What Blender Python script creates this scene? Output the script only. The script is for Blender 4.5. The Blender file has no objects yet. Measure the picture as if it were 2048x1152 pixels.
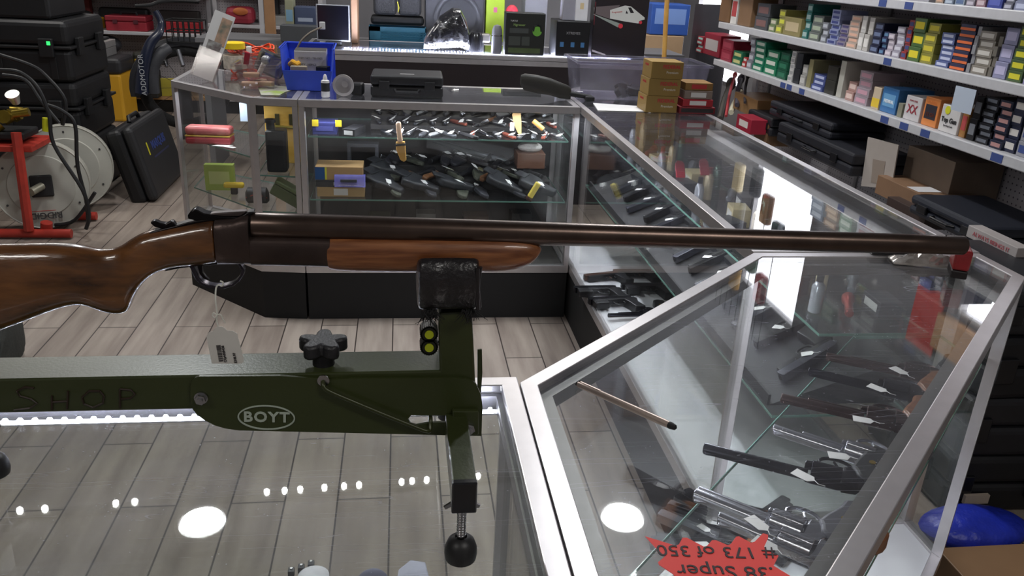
import bpy, bmesh, math, random
from mathutils import Vector, Matrix, Euler
C = bpy.context.scene
COL = C.collection
RND = random.Random(7)
PI = math.pi

# ------------------------------------------------------------------ camera
CR = Vector((0.99095008, -0.12565776, 0.04720242))
CU = Vector((0.00314403, 0.37328257, 0.92771237))
CF = Vector((0.1341941, 0.91916824, -0.37029946))
CAMH = 1.5244
FPX = 1639.9
cd = bpy.data.cameras.new('camera'); cam = bpy.data.objects.new('camera', cd); COL.objects.link(cam)
cd.sensor_fit = 'HORIZONTAL'; cd.sensor_width = 36; cd.lens = FPX / 2048 * 36; cd.clip_start = .05; cd.clip_end = 100
m = Matrix((CR, CU, -CF)).transposed().to_4x4(); m.translation = Vector((0, 0, CAMH)); cam.matrix_world = m
C.camera = cam
C.cycles.transparent_max_bounces = 32; C.cycles.max_bounces = 10

# ------------------------------------------------------------------ light, exposure
C.view_settings.view_transform = 'Standard'; C.view_settings.look = 'None'; C.view_settings.gamma = 1
C.view_settings.exposure = 0.22; C.view_settings.use_curve_mapping = False
w = bpy.data.worlds.new('world'); C.world = w; w.use_nodes = True
w.node_tree.nodes['Background'].inputs[0].default_value = (.62, .68, .8, 1)
w.node_tree.nodes['Background'].inputs[1].default_value = .3

def area(name, loc, sx, sy, power, col=(1, .98, .95), rot=(0, 0, 0)):
    l = bpy.data.lights.new(name, 'AREA'); l.shape = 'ELLIPSE' if sx < .3 else 'RECTANGLE'; l.size = sx; l.size_y = sy; l.energy = power; l.color = col
    o = bpy.data.objects.new(name, l); COL.objects.link(o); o.location = loc; o.rotation_euler = rot
    return o
CEIL = 3.2
# (x, y, power) of the ceiling troffers
TROFFERS = [(-1.9, -.9, 17), (1.3, -.9, 20), (3.9, 2.2, 0), (-2.4, 5.1, 20), (1.0, 6.0, 34), (-3.0, 8.0, 20)]

# ------------------------------------------------------------------ helpers
def lin(c):
    if isinstance(c, str):
        c = tuple(int(c[i:i + 2], 16) / 255 for i in (0, 2, 4))
    return tuple((x / 12.92 if x <= .04045 else ((x + .055) / 1.055) ** 2.4) for x in c)

def ray(px, py):
    return CF + CR * ((px - 1024) / FPX) - CU * ((py - 576) / FPX)
def PX(px, py, X=None, Y=None, Z=None):
    d = ray(px, py); o = Vector((0, 0, CAMH))
    t = X / d.x if X is not None else Y / d.y if Y is not None else (Z - CAMH) / d.z
    return o + d * t

MATS = {}
def mat(col, rough=.5, metal=0., noise=0., nscale=8., bump=0., bscale=60., coat=0., spec=.5, col2=None, stretch=(1, 1, 1), emit=None, thr=None):
    key = (col, rough, metal, noise, nscale, bump, bscale, coat, spec, col2, stretch, emit, thr)
    if key in MATS: return MATS[key]
    m = bpy.data.materials.new('finish_%s' % (col if isinstance(col, str) else 'mix')); m.use_nodes = True
    nt = m.node_tree; N = nt.nodes; L = nt.links; p = N['Principled BSDF']
    c = lin(col); p.inputs['Base Color'].default_value = (*c, 1)
    p.inputs['Roughness'].default_value = rough; p.inputs['Metallic'].default_value = metal
    p.inputs['Coat Weight'].default_value = coat; p.inputs['Specular IOR Level'].default_value = spec
    if emit: p.inputs['Emission Color'].default_value = (*c, 1); p.inputs['Emission Strength'].default_value = emit
    tc = N.new('ShaderNodeTexCoord'); mp = N.new('ShaderNodeMapping'); mp.inputs['Scale'].default_value = stretch
    L.new(tc.outputs['Object'], mp.inputs[0])
    if noise or col2:
        t = N.new('ShaderNodeTexNoise'); t.inputs['Scale'].default_value = nscale; t.inputs['Detail'].default_value = 5
        L.new(mp.outputs[0], t.inputs[0])
        r = N.new('ShaderNodeValToRGB')
        a, b = thr if thr else (.3, .7)
        r.color_ramp.elements[0].position = a; r.color_ramp.elements[1].position = b
        if col2: c2 = lin(col2)
        else: c2 = tuple(min(1, x * (1 + noise)) for x in c); c = tuple(x * (1 - noise) for x in c)
        r.color_ramp.elements[0].color = (*c, 1); r.color_ramp.elements[1].color = (*c2, 1)
        L.new(t.outputs[0], r.inputs[0]); L.new(r.outputs[0], p.inputs['Base Color'])
    if bump:
        t = N.new('ShaderNodeTexNoise'); t.inputs['Scale'].default_value = bscale; t.inputs['Detail'].default_value = 3
        L.new(mp.outputs[0], t.inputs[0]); b = N.new('ShaderNodeBump'); b.inputs['Strength'].default_value = bump
        b.inputs['Distance'].default_value = .01
        L.new(t.outputs[0], b.inputs['Height']); L.new(b.outputs[0], p.inputs['Normal'])
    MATS[key] = m
    return m

def emis(col, s):
    key = ('E', col, s)
    if key in MATS: return MATS[key]
    m = bpy.data.materials.new('lit'); m.use_nodes = True; nt = m.node_tree; nt.nodes.clear()
    e = nt.nodes.new('ShaderNodeEmission'); o = nt.nodes.new('ShaderNodeOutputMaterial')
    e.inputs[0].default_value = (*lin(col), 1); e.inputs[1].default_value = s; nt.links.new(e.outputs[0], o.inputs[0])
    MATS[key] = m; return m

def glass(name, tint='fcfdfc', smudge=.05, rough=.015, scratch=False, refl=1.0):
    key = ('G', name)
    if key in MATS: return MATS[key]
    m = bpy.data.materials.new(name); m.use_nodes = True; nt = m.node_tree; N = nt.nodes; L = nt.links; N.clear()
    out = N.new('ShaderNodeOutputMaterial'); tr = N.new('ShaderNodeBsdfTransparent'); tr.inputs[0].default_value = (*lin(tint), 1)
    gl = N.new('ShaderNodeBsdfGlossy'); gl.inputs['Roughness'].default_value = rough
    ge = N.new('ShaderNodeNewGeometry'); dt = N.new('ShaderNodeVectorMath'); dt.operation = 'DOT_PRODUCT'
    L.new(ge.outputs['Incoming'], dt.inputs[0]); L.new(ge.outputs['Normal'], dt.inputs[1])
    ab_ = N.new('ShaderNodeMath'); ab_.operation = 'ABSOLUTE'; L.new(dt.outputs['Value'], ab_.inputs[0])
    om = N.new('ShaderNodeMath'); om.operation = 'SUBTRACT'; om.inputs[0].default_value = 1; L.new(ab_.outputs[0], om.inputs[1])
    pw = N.new('ShaderNodeMath'); pw.operation = 'POWER'; pw.inputs[1].default_value = 5; L.new(om.outputs[0], pw.inputs[0])
    mu = N.new('ShaderNodeMath'); mu.operation = 'MULTIPLY_ADD'; mu.inputs[1].default_value = .96 * refl; mu.inputs[2].default_value = .04 * refl; mu.use_clamp = True
    L.new(pw.outputs[0], mu.inputs[0])
    mx = N.new('ShaderNodeMixShader'); L.new(mu.outputs[0], mx.inputs[0]); L.new(tr.outputs[0], mx.inputs[1]); L.new(gl.outputs[0], mx.inputs[2])
    last = mx
    if smudge:
        tc = N.new('ShaderNodeTexCoord')
        t = N.new('ShaderNodeTexNoise'); t.inputs['Scale'].default_value = 9; t.inputs['Detail'].default_value = 8; t.inputs['Roughness'].default_value = .7
        L.new(tc.outputs['Object'], t.inputs[0])
        r = N.new('ShaderNodeMapRange'); r.inputs[1].default_value = .42; r.inputs[2].default_value = .75; r.inputs[3].default_value = smudge * .25; r.inputs[4].default_value = smudge
        L.new(t.outputs[0], r.inputs[0])
        fac = r.outputs[0]
        if scratch:
            prev = fac
            for k, (sc, rz, thr) in enumerate(((5., .4, .0016), (8., -.9, .0016), (4., 1.4, .0014), (120., 0, .12))):
                mp = N.new('ShaderNodeMapping'); mp.inputs['Rotation'].default_value = (0, 0, rz); mp.inputs['Location'].default_value = (k * 3.1, k, 0)
                mp.inputs['Scale'].default_value = (.25, 4.5, 1) if k < 3 else (1, 1, 1)
                L.new(tc.outputs['Object'], mp.inputs[0])
                if k < 3:
                    v = N.new('ShaderNodeTexNoise'); v.inputs['Scale'].default_value = sc; v.inputs['Detail'].default_value = 1
                    L.new(mp.outputs[0], v.inputs[0])
                    s = N.new('ShaderNodeMath'); s.operation = 'SUBTRACT'; s.inputs[1].default_value = .5; L.new(v.outputs[0], s.inputs[0])
                    ab = N.new('ShaderNodeMath'); ab.operation = 'ABSOLUTE'; L.new(s.outputs[0], ab.inputs[0]); val = ab.outputs[0]
                    # break the line into short strokes
                    g = N.new('ShaderNodeTexNoise'); g.inputs['Scale'].default_value = 11; L.new(mp.outputs[0], g.inputs[0])
                    gg = N.new('ShaderNodeMath'); gg.operation = 'GREATER_THAN'; gg.inputs[1].default_value = .58; L.new(g.outputs[0], gg.inputs[0])
                else:
                    v = N.new('ShaderNodeTexVoronoi'); v.inputs['Scale'].default_value = sc; L.new(mp.outputs[0], v.inputs[0]); val = v.outputs['Distance']
                    g = N.new('ShaderNodeTexNoise'); g.inputs['Scale'].default_value = 25; L.new(mp.outputs[0], g.inputs[0])
                    gg = N.new('ShaderNodeMath'); gg.operation = 'GREATER_THAN'; gg.inputs[1].default_value = .6; L.new(g.outputs[0], gg.inputs[0])
                lt = N.new('ShaderNodeMath'); lt.operation = 'LESS_THAN'; lt.inputs[1].default_value = thr; L.new(val, lt.inputs[0])
                ml = N.new('ShaderNodeMath'); ml.operation = 'MULTIPLY'; L.new(lt.outputs[0], ml.inputs[0]); L.new(gg.outputs[0], ml.inputs[1])
                m2 = N.new('ShaderNodeMath'); m2.operation = 'MULTIPLY'; m2.inputs[1].default_value = .45; L.new(ml.outputs[0], m2.inputs[0])
                mxm = N.new('ShaderNodeMath'); mxm.operation = 'MAXIMUM'; L.new(prev, mxm.inputs[0]); L.new(m2.outputs[0], mxm.inputs[1]); prev = mxm.outputs[0]
            fac = prev
        df = N.new('ShaderNodeBsdfDiffuse'); df.inputs[0].default_value = (.8, .8, .9, 1)
        tl = N.new('ShaderNodeBsdfTranslucent'); tl.inputs[0].default_value = (.8, .8, .9, 1)
        fs_ = N.new('ShaderNodeBsdfRefraction'); fs_.inputs['Color'].default_value = (.85, .86, .95, 1); fs_.inputs['IOR'].default_value = 1.001; fs_.inputs['Roughness'].default_value = .45
        a0 = N.new('ShaderNodeMixShader'); a0.inputs[0].default_value = .3; L.new(df.outputs[0], a0.inputs[1]); L.new(tl.outputs[0], a0.inputs[2])
        ad = N.new('ShaderNodeMixShader'); ad.inputs[0].default_value = .5; L.new(a0.outputs[0], ad.inputs[1]); L.new(fs_.outputs[0], ad.inputs[2])
        m2 = N.new('ShaderNodeMixShader'); L.new(fac, m2.inputs[0]); L.new(mx.outputs[0], m2.inputs[1]); L.new(ad.outputs[0], m2.inputs[2])
        last = m2
    L.new(last.outputs[0], out.inputs[0])
    MATS[key] = m; return m

class MB:
    """collects solids, then links them as ONE mesh object"""
    def __init__(s): s.v = []; s.f = []
    def add(s, vs, fs, M=None):
        k = len(s.v)
        s.v += [tuple(M @ Vector(a)) if M is not None else tuple(a) for a in vs]
        s.f += [[i + k for i in f] for f in fs]; return s
    def box(s, x0, x1, y0, y1, z0, z1, M=None):
        return s.add([(x0, y0, z0), (x1, y0, z0), (x1, y1, z0), (x0, y1, z0), (x0, y0, z1), (x1, y0, z1), (x1, y1, z1), (x0, y1, z1)],
                     [(0, 3, 2, 1), (4, 5, 6, 7), (0, 1, 5, 4), (1, 2, 6, 5), (2, 3, 7, 6), (3, 0, 4, 7)], M)
    def cyl(s, a, b, r0, r1=None, n=16, M=None, cap=True):
        a = Vector(a); b = Vector(b); r1 = r0 if r1 is None else r1
        d = (b - a).normalized(); u = d.orthogonal().normalized(); w_ = d.cross(u)
        vs = []
        for c, r in ((a, r0), (b, r1)):
            vs += [c + u * (r * math.cos(2 * PI * i / n)) + w_ * (r * math.sin(2 * PI * i / n)) for i in range(n)]
        fs = [(i, (i + 1) % n, n + (i + 1) % n, n + i) for i in range(n)]
        if cap: fs += [tuple(range(n))[::-1], tuple(range(n, 2 * n))]
        return s.add(vs, fs, M)
    def lathe(s, prof, n=20, M=None):
        vs = []; fs = []
        for r, z in prof: vs += [(r * math.cos(2 * PI * i / n), r * math.sin(2 * PI * i / n), z) for i in range(n)]
        for k in range(len(prof) - 1):
            for i in range(n):
                j = (i + 1) % n; fs.append((k * n + i, k * n + j, (k + 1) * n + j, (k + 1) * n + i))
        fs.append(tuple(range(n))[::-1]); q = (len(prof) - 1) * n; fs.append(tuple(range(q, q + n)))
        return s.add(vs, fs, M)
    def prism(s, pts, h, M=None, z0=0.):
        """2-D outline in local XY, thickness h along local Z"""
        n = len(pts)
        a = sum(pts[i][0] * pts[(i + 1) % n][1] - pts[(i + 1) % n][0] * pts[i][1] for i in range(n))
        if a < 0: pts = pts[::-1]
        vs = [(p[0], p[1], z0) for p in pts] + [(p[0], p[1], z0 + h) for p in pts]
        fs = [tuple(range(n))[::-1], tuple(range(n, 2 * n))] + [(i, (i + 1) % n, n + (i + 1) % n, n + i) for i in range(n)]
        return s.add(vs, fs, M)
    def tube(s, pts, r, n=8, M=None, closed=False):
        pts = [Vector(p) for p in pts]; vs = []; fs = []; m_ = len(pts); u = None
        for k, p in enumerate(pts):
            if closed: d = (pts[(k + 1) % m_] - pts[k - 1]).normalized()
            else: d = (pts[min(k + 1, m_ - 1)] - pts[max(k - 1, 0)]).normalized()
            u = d.orthogonal().normalized() if u is None else (u - d * u.dot(d)).normalized()
            w_ = d.cross(u); rr = r[k] if isinstance(r, (list, tuple)) else r
            vs += [p + u * (rr * math.cos(2 * PI * i / n)) + w_ * (rr * math.sin(2 * PI * i / n)) for i in range(n)]
        for k in range(m_ - (0 if closed else 1)):
            for i in range(n):
                j = (i + 1) % n; k2 = (k + 1) % m_; fs.append((k * n + i, k * n + j, k2 * n + j, k2 * n + i))
        if not closed: fs += [tuple(range(n))[::-1], tuple(range((m_ - 1) * n, m_ * n))]
        return s.add(vs, fs, M)
    def loft(s, st, n=20, M=None, e=2.4):
        """stations (x, cy, cz, half_width_y, half_height_z) along X"""
        vs = []; fs = []
        for x, cy, cz, hw, hh in st:
            for i in range(n):
                t = 2 * PI * i / n; c, sn = math.cos(t), math.sin(t)
                vs.append((x, cy + hw * math.copysign(abs(c) ** (2 / e), c), cz + hh * math.copysign(abs(sn) ** (2 / e), sn)))
        for k in range(len(st) - 1):
            for i in range(n):
                j = (i + 1) % n; fs.append((k * n + i, k * n + j, (k + 1) * n + j, (k + 1) * n + i))
        fs += [tuple(range(n))[::-1], tuple(range((len(st) - 1) * n, len(st) * n))]
        return s.add(vs, fs, M)
    def ball(s, c, r, n=10, M=None, sc=(1, 1, 1)):
        prof = [(max(1e-4, r * math.sin(PI * k / n)), -r * math.cos(PI * k / n)) for k in range(n + 1)]
        T = Matrix.Translation(c) @ Matrix.Diagonal((*sc, 1))
        return s.lathe(prof, n * 2, (M @ T) if M is not None else T)
    def build(s, name, material, parent=None, smooth=False, bevel=0., center=None, seg=2):
        me = bpy.data.meshes.new(name)
        if center is None and parent is None:
            xs = list(zip(*s.v)); center = Vector(((min(xs[0]) + max(xs[0])) / 2, (min(xs[1]) + max(xs[1])) / 2, min(xs[2])))
        if center is None: center = Vector((0, 0, 0))
        me.from_pydata([Vector(v) - center for v in s.v], [], s.f)
        bm = bmesh.new(); bm.from_mesh(me); bmesh.ops.recalc_face_normals(bm, faces=bm.faces); bm.to_mesh(me); bm.free()
        me.materials.append(material)
        if smooth:
            me.polygons.foreach_set('use_smooth', [True] * len(me.polygons))
            try: me.set_sharp_from_angle(angle=math.radians(38))
            except Exception: pass
        o = bpy.data.objects.new(name, me); COL.objects.link(o); o.location = center
        if parent is not None: o.parent = parent
        if bevel:
            b = o.modifiers.new('bevel', 'BEVEL'); b.width = bevel; b.segments = seg; b.limit_method = 'ANGLE'; b.angle_limit = .6
        return o

def tag(o, label, cat, group=None):
    o['label'] = label; o['category'] = cat
    if group: o['group'] = group
    return o
def thing(name, label, cat, loc=(0, 0, 0), rz=0., group=None, rot=None):
    o = bpy.data.objects.new(name, None); COL.objects.link(o); o.location = loc; o.empty_display_size = .05
    o.rotation_euler = rot if rot else (0, 0, rz)
    return tag(o, label, cat, group)
def struct(o): o['kind'] = 'structure'; return o
def dup(root, loc=None, rot=None, label=None, group=None):
    def rec(o, par):
        c = o.copy(); COL.objects.link(c)
        if par is not None: c.parent = par
        for ch in list(o.children): rec(ch, c)
        return c
    r = rec(root, None)
    if loc is not None: r.location = loc
    if rot is not None: r.rotation_euler = rot
    if label: r['label'] = label
    if group: r['group'] = group
    return r
def text(name, s, size, material, M, parent=None, align='CENTER', depth=.0004, space=1.0, bold=0.0):
    cu = bpy.data.curves.new(name, 'FONT'); cu.body = s; cu.size = size; cu.align_x = align; cu.align_y = 'CENTER'; cu.extrude = depth
    cu.space_character = space; cu.offset = bold; cu.resolution_u = 3
    t = bpy.data.objects.new('tmp', cu); COL.objects.link(t)
    dg = bpy.context.evaluated_depsgraph_get(); me = bpy.data.meshes.new_from_object(t.evaluated_get(dg))
    bpy.data.objects.remove(t); me.name = name
    me.materials.clear(); me.materials.append(material)
    o = bpy.data.objects.new(name, me); COL.objects.link(o); o.matrix_local = M
    if parent is not None: o.parent = parent
    return o
def basis(o, x, y):
    """matrix with local X along x and local Y along y, origin o"""
    x = Vector(x).normalized(); y = Vector(y).normalized(); z = x.cross(y).normalized(); y = z.cross(x)
    M = Matrix((x, y, z)).transposed().to_4x4(); M.translation = Vector(o); return M
def settle(t, z):
    """lower or lift a thing until its lowest point rests at height z"""
    R_ = t.rotation_euler.to_matrix(); lo = 9e9
    def rec(o, M):
        nonlocal lo
        if o.type == 'MESH':
            for v in o.data.vertices: lo = min(lo, (M @ v.co).z)
        for c in o.children: rec(c, M @ c.matrix_local if False else M @ Matrix.LocRotScale(c.location, c.rotation_euler, c.scale))
    rec(t, R_.to_4x4()); t.location.z = z - lo
ORD = ['first', 'second', 'third', 'fourth', 'fifth', 'sixth', 'seventh', 'eighth', 'ninth', 'tenth', 'eleventh', 'twelfth', 'thirteenth', 'fourteenth',
       'fifteenth', 'sixteenth', 'seventeenth', 'eighteenth', 'nineteenth', 'twentieth', 'twenty-first', 'twenty-second', 'twenty-third', 'twenty-fourth', 'twenty-fifth',
       'twenty-sixth', 'twenty-seventh', 'twenty-eighth', 'twenty-ninth', 'thirtieth', 'thirty-first', 'thirty-second', 'thirty-third', 'thirty-fourth', 'thirty-fifth']

# ------------------------------------------------------------------ materials
ALU = mat('c9c5c6', .34, .75, .04, 30)
ALUD = mat('8f8d8d', .4, .7, .05, 30)
STEEL = mat('b8b8ba', .25, 1., .1, 50)
BLACKP = mat('17171a', .42, 0, .1, 20)
BLACKM = mat('101012', .6)
BLACKS = mat('1c1c1f', .25, 0, .1, 12)
WHITE = mat('dcdad8', .5)
PAPER = mat('e4e2e0', .7)
GUNM = mat('26262b', .3, .8, .15, 60)
GLASS_TOP = glass('scuffed counter glass', tint='eef0ec', smudge=.24, scratch=True, refl=1.35)
GLASS_TOP2 = glass('counter glass', smudge=.09, scratch=True, refl=1.5)
GLASS_PANE = glass('pane glass', smudge=.02, refl=1.)
GLASS_SHELF = glass('shelf glass', tint='f7f9f8', smudge=.02)
GLASS_EDGE = mat('5f8478', .2)

def floor_mat():
    m = bpy.data.materials.new('wood look floor tile'); m.use_nodes = True; nt = m.node_tree; N = nt.nodes; L = nt.links; p = N['Principled BSDF']
    tc = N.new('ShaderNodeTexCoord'); mp = N.new('ShaderNodeMapping'); mp.inputs['Rotation'].default_value = (0, 0, PI / 2)
    mp.inputs['Location'].default_value = (0.25, .0359, 0)
    L.new(tc.outputs['Object'], mp.inputs[0])
    b = N.new('ShaderNodeTexBrick'); b.offset = .37; b.inputs['Scale'].default_value = 1; b.inputs['Mortar Size'].default_value = .0027
    b.inputs['Brick Width'].default_value = .92; b.inputs['Row Height'].default_value = .1543; b.inputs['Bias'].default_value = -.1
    b.inputs['Color1'].default_value = (*lin('93877c'), 1); b.inputs['Color2'].default_value = (*lin('a5998e'), 1); b.inputs['Mortar'].default_value = (*lin('3d3531'), 1)
    b.inputs['Mortar Smooth'].default_value = .1
    L.new(mp.outputs[0], b.inputs[0])
    m2 = N.new('ShaderNodeMapping'); m2.inputs['Scale'].default_value = (9, .9, 1); L.new(tc.outputs['Object'], m2.inputs[0])
    t = N.new('ShaderNodeTexNoise'); t.inputs['Scale'].default_value = 2.2; t.inputs['Detail'].default_value = 6; L.new(m2.outputs[0], t.inputs[0])
    r = N.new('ShaderNodeValToRGB'); r.color_ramp.elements[0].position = .3; r.color_ramp.elements[0].color = (.5, .46, .47, 1); r.color_ramp.elements[1].position = .65; r.color_ramp.elements[1].color = (1, 1, 1, 1)
    L.new(t.outputs[0], r.inputs[0])
    mx = N.new('ShaderNodeMix'); mx.data_type = 'RGBA'; mx.blend_type = 'MULTIPLY'; mx.inputs[0].default_value = .75
    L.new(b.outputs[0], mx.inputs[6]); L.new(r.outputs[0], mx.inputs[7]); L.new(mx.outputs[2], p.inputs['Base Color'])
    p.inputs['Roughness'].default_value = .5; p.inputs['Specular IOR Level'].default_value = .3
    return m
def peg_mat(col='a9a4a6', hole='46424a', pitch=.0254):
    m = bpy.data.materials.new('pegboard'); m.use_nodes = True; nt = m.node_tree; N = nt.nodes; L = nt.links; p = N['Principled BSDF']
    tc = N.new('ShaderNodeTexCoord'); sx = N.new('ShaderNodeSeparateXYZ'); L.new(tc.outputs['Object'], sx.inputs[0])
    ss = []
    a = N.new('ShaderNodeMath'); a.operation = 'ADD'; L.new(sx.outputs[0], a.inputs[0]); L.new(sx.outputs[1], a.inputs[1])
    for src in (a.outputs[0], sx.outputs[2]):
        f = N.new('ShaderNodeMath'); f.operation = 'PINGPONG'; f.inputs[1].default_value = pitch / 2; L.new(src, f.inputs[0])
        g = N.new('ShaderNodeMath'); g.operation = 'POWER'; g.inputs[1].default_value = 2; L.new(f.outputs[0], g.inputs[0]); ss.append(g)
    d = N.new('ShaderNodeMath'); d.operation = 'ADD'; L.new(ss[0].outputs[0], d.inputs[0]); L.new(ss[1].outputs[0], d.inputs[1])
    l = N.new('ShaderNodeMath'); l.operation = 'LESS_THAN'; l.inputs[1].default_value = (.0036) ** 2; L.new(d.outputs[0], l.inputs[0])
    mx = N.new('ShaderNodeMix'); mx.data_type = 'RGBA'; mx.inputs[6].default_value = (*lin(col), 1); mx.inputs[7].default_value = (*lin(hole), 1)
    L.new(l.outputs[0], mx.inputs[0]); L.new(mx.outputs[2], p.inputs['Base Color']); p.inputs['Roughness'].default_value = .6
    return m
PEG = peg_mat()

# ------------------------------------------------------------------ room
RX0, RX1, RY0, RY1 = -5.2, 3.1, -2.2, 9.6
struct(MB().box(RX0, RX1, RY0, RY1, -.05, 0).build('floor', floor_mat(), center=Vector((0, 0, 0))))
struct(MB().box(RX0, RX1, RY0, RY1, CEIL, CEIL + .05).build('ceiling', mat('8d8d90', .9, 0, .08, 3)))
WALL = mat('8b8a8d', .8, 0, .06, 2)
struct(MB().box(RX0, RX1, RY1, RY1 + .1, 0, CEIL).build('wall_back', WALL))
struct(MB().box(RX0 - .1, RX0, RY0, RY1, 0, CEIL).build('wall_left', WALL))
struct(MB().box(RX0, RX1, RY0 - .1, RY0, 0, CEIL).build('wall_front', WALL))
# right wall with window openings (y0, y1, z0, z1)
WINS = [(5.6, 6.75, 1.6, 3.05), (3.3, 3.9, 1.92, 2.14), (7.3, 8.8, .5, 1.5)]
wr = MB(); ys = sorted({RY0, RY1} | {a for q in WINS for a in q[:2]})
for y0, y1 in zip(ys, ys[1:]):
    cuts = sorted([(q[2], q[3]) for q in WINS if q[0] <= y0 and q[1] >= y1]); z = 0
    for a, b in cuts: wr.box(RX1, RX1 + .1, y0, y1, z, a); z = b
    wr.box(RX1, RX1 + .1, y0, y1, z, CEIL)
struct(wr.build('wall_right', WALL))
for k, (y0, y1, z0, z1) in enumerate(WINS):
    wn = struct(thing('window_%d' % (k + 1), 'window', 'window', (RX1 + .05, (y0 + y1) / 2, z0))); del wn['label']; del wn['category']
    hy, hz = (y1 - y0) / 2, z1 - z0
    f = MB()
    for a in ((-hy, -hy + .04, 0, hz), (hy - .04, hy, 0, hz), (-hy, hy, 0, .04), (-hy, hy, hz - .04, hz)): f.box(-.05, .05, a[0], a[1], a[2], a[3])
    if hy > .6: f.box(-.03, .03, -.02, .02, 0, hz)
    f.build('window_frame', ALUD, wn)
    MB().box(-.003, .003, -hy + .04, hy - .04, .04, hz - .04).build('window_pane', emis('f4f6ff', (4., 9., 4.)[k]), wn)

# ceiling troffers, with their own lamps
def troffer(x, y, pw, label):
    t = thing('ceiling_light', label, 'light', (x, y, CEIL - .055), 0, 'recessed ceiling lights')
    f = MB(); f.box(-.62, .62, -.17, -.15, 0, .055); f.box(-.62, .62, .15, .17, 0, .055); f.box(-.62, -.6, -.15, .15, 0, .055); f.box(.6, .62, -.15, .15, 0, .055)
    f.build('housing', WHITE, t)
    MB().box(-.6, .6, -.15, .15, .015, .02).build('diffuser', emis('fff8ee', 3.0), t)
    if pw: area('lamp_in_troffer', (x, y, CEIL - .07), 1.15, .28, pw, (1, .97, .93))
for (x, y, pw), lb in zip(TROFFERS, ['long ceiling light behind the clerk, left side', 'long ceiling light behind the clerk, right side', 'long ceiling light above the ammunition shelves',
                                     'long ceiling light above the black case stack', 'long ceiling light above the back counter', 'long ceiling light above the tool shelving']):
    if x < RX1: troffer(x, y, pw, lb)
for k, (y, z, c_, nm_) in enumerate(((5.66, 2.15, '2a2c30', 'black'), (5.78, 2.62, 'b02a30', 'red'), (5.9, 2.0, '8a5a30', 'brown'), (6.02, 2.45, '2c5a40', 'green'), (6.16, 1.85, '303238', 'dark grey'), (6.28, 2.7, 'c09030', 'mustard'), (6.4, 2.2, '44464c', 'mid grey'), (6.52, 1.9, 'c8b890', 'cream'), (6.62, 2.5, '3a2a24', 'dark brown'))):  # unseen blocks on cords, added to break up the window reflection
    t = thing('reflection_breaker', '%s block added to break up the big window reflection' % nm_, 'packet', (RX1 - .25, y, z), 0, 'blocks added to break up the window reflection')
    MB().box(-.03, .03, -.07, .07, 0, .24).build('packet', mat(c_, .4, 0, .1, 10), t, bevel=.02)
    MB().cyl((0, 0, .24), (0, 0, CEIL - z), .003, n=6).build('cord', BLACKM, t)
# two bright round spots over the customer floor, a row of small bulbs
def spot(x, y, label, r=.115):
    t = thing('ceiling_spot', label, 'light', (x, y, CEIL - .09), 0, 'round ceiling spots')
    MB().lathe([(r + .01, .09), (r + .02, .0), (r, 0), (r - .005, .06)], 24).build('housing', WHITE, t, smooth=True)
    MB().lathe([(1e-3, .0), (r * .7, .005), (r, .02), (r, .03), (1e-3, .03)], 24).build('bulb', emis('f8fbff', 30.), t, smooth=True)
    area('lamp_in_spot', (x, y, CEIL - .1), .2, .2, 26, (.95, .98, 1))
spot(-1.0, 3.57, 'round ceiling spot nearer the black case stack')
spot(1.16, 3.47, 'round ceiling spot nearer the ammunition shelves')
tr = thing('track_light', 'ceiling track of small bulbs above the customer floor', 'light', (0, 3.92, CEIL - .05), .07)
MB().box(-2.2, .7, -.02, .02, .02, .05).build('track', BLACKM, tr)
for k, x in enumerate((-1.66, -1.56, -1.27, -1.19, -.62, -.54, -.47, -.36, -.27, -.2, .0, .05, .12, .24, .3, .37)):
    MB().ball((x * 1.18, 0, .005), .016, 6).build('bulb', emis('ffffff', 40.), tr)
# things mirrored by the glass: a wooden valance and red banner by the small window
vb = MB(); vb.box(0, .05, 0, .75, 0, .17)
tag(MB().box(RX1 - .06, RX1 - .003, 3.25, 3.95, 2.15, 2.36).build('valance', mat('c98a4e', .5, 0, col2='e6ad6c', nscale=6, stretch=(1, 1, 9)), bevel=.004), 'orange wooden valance board over small high window', 'valance')
bn = thing('hanging_banner', 'red vertical banner hanging on right wall beside small window', 'banner', (RX1 - .03, 4.08, 1.98))
MB().box(-.004, .004, -.13, .13, 0, .46).build('cloth', mat('e0301f', .7), bn)
MB().cyl((0, -.15, .465), (0, .15, .465), .01).build('rod', ALUD, bn)

# ------------------------------------------------------------------ display cases
def inset(poly, d):
    n = len(poly); out = []
    for i in range(n):
        p0, p1, p2 = Vector(poly[i - 1]), Vector(poly[i]), Vector(poly[(i + 1) % n])
        e0 = (p1 - p0).normalized(); e1 = (p2 - p1).normalized(); n0 = Vector((-e0.y, e0.x)); n1 = Vector((-e1.y, e1.x))
        b = (n0 + n1); b = b / max(1e-6, b.length_squared) * 2
        out.append(tuple(p1 + b * d))
    return out
def ringz(mb, poly, w_, z0, z1):
    q = inset(poly, w_); n = len(poly)
    vs = [(*p, z0) for p in poly] + [(*p, z0) for p in q] + [(*p, z1) for p in poly] + [(*p, z1) for p in q]; fs = []
    for i in range(n):
        j = (i + 1) % n
        fs += [(i, j, n + j, n + i), (2 * n + i, 3 * n + i, 3 * n + j, 2 * n + j), (i, 2 * n + i, 2 * n + j, j), (n + i, n + j, 3 * n + j, 3 * n + i)]
    mb.add(vs, fs)
TOP = .965
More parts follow.
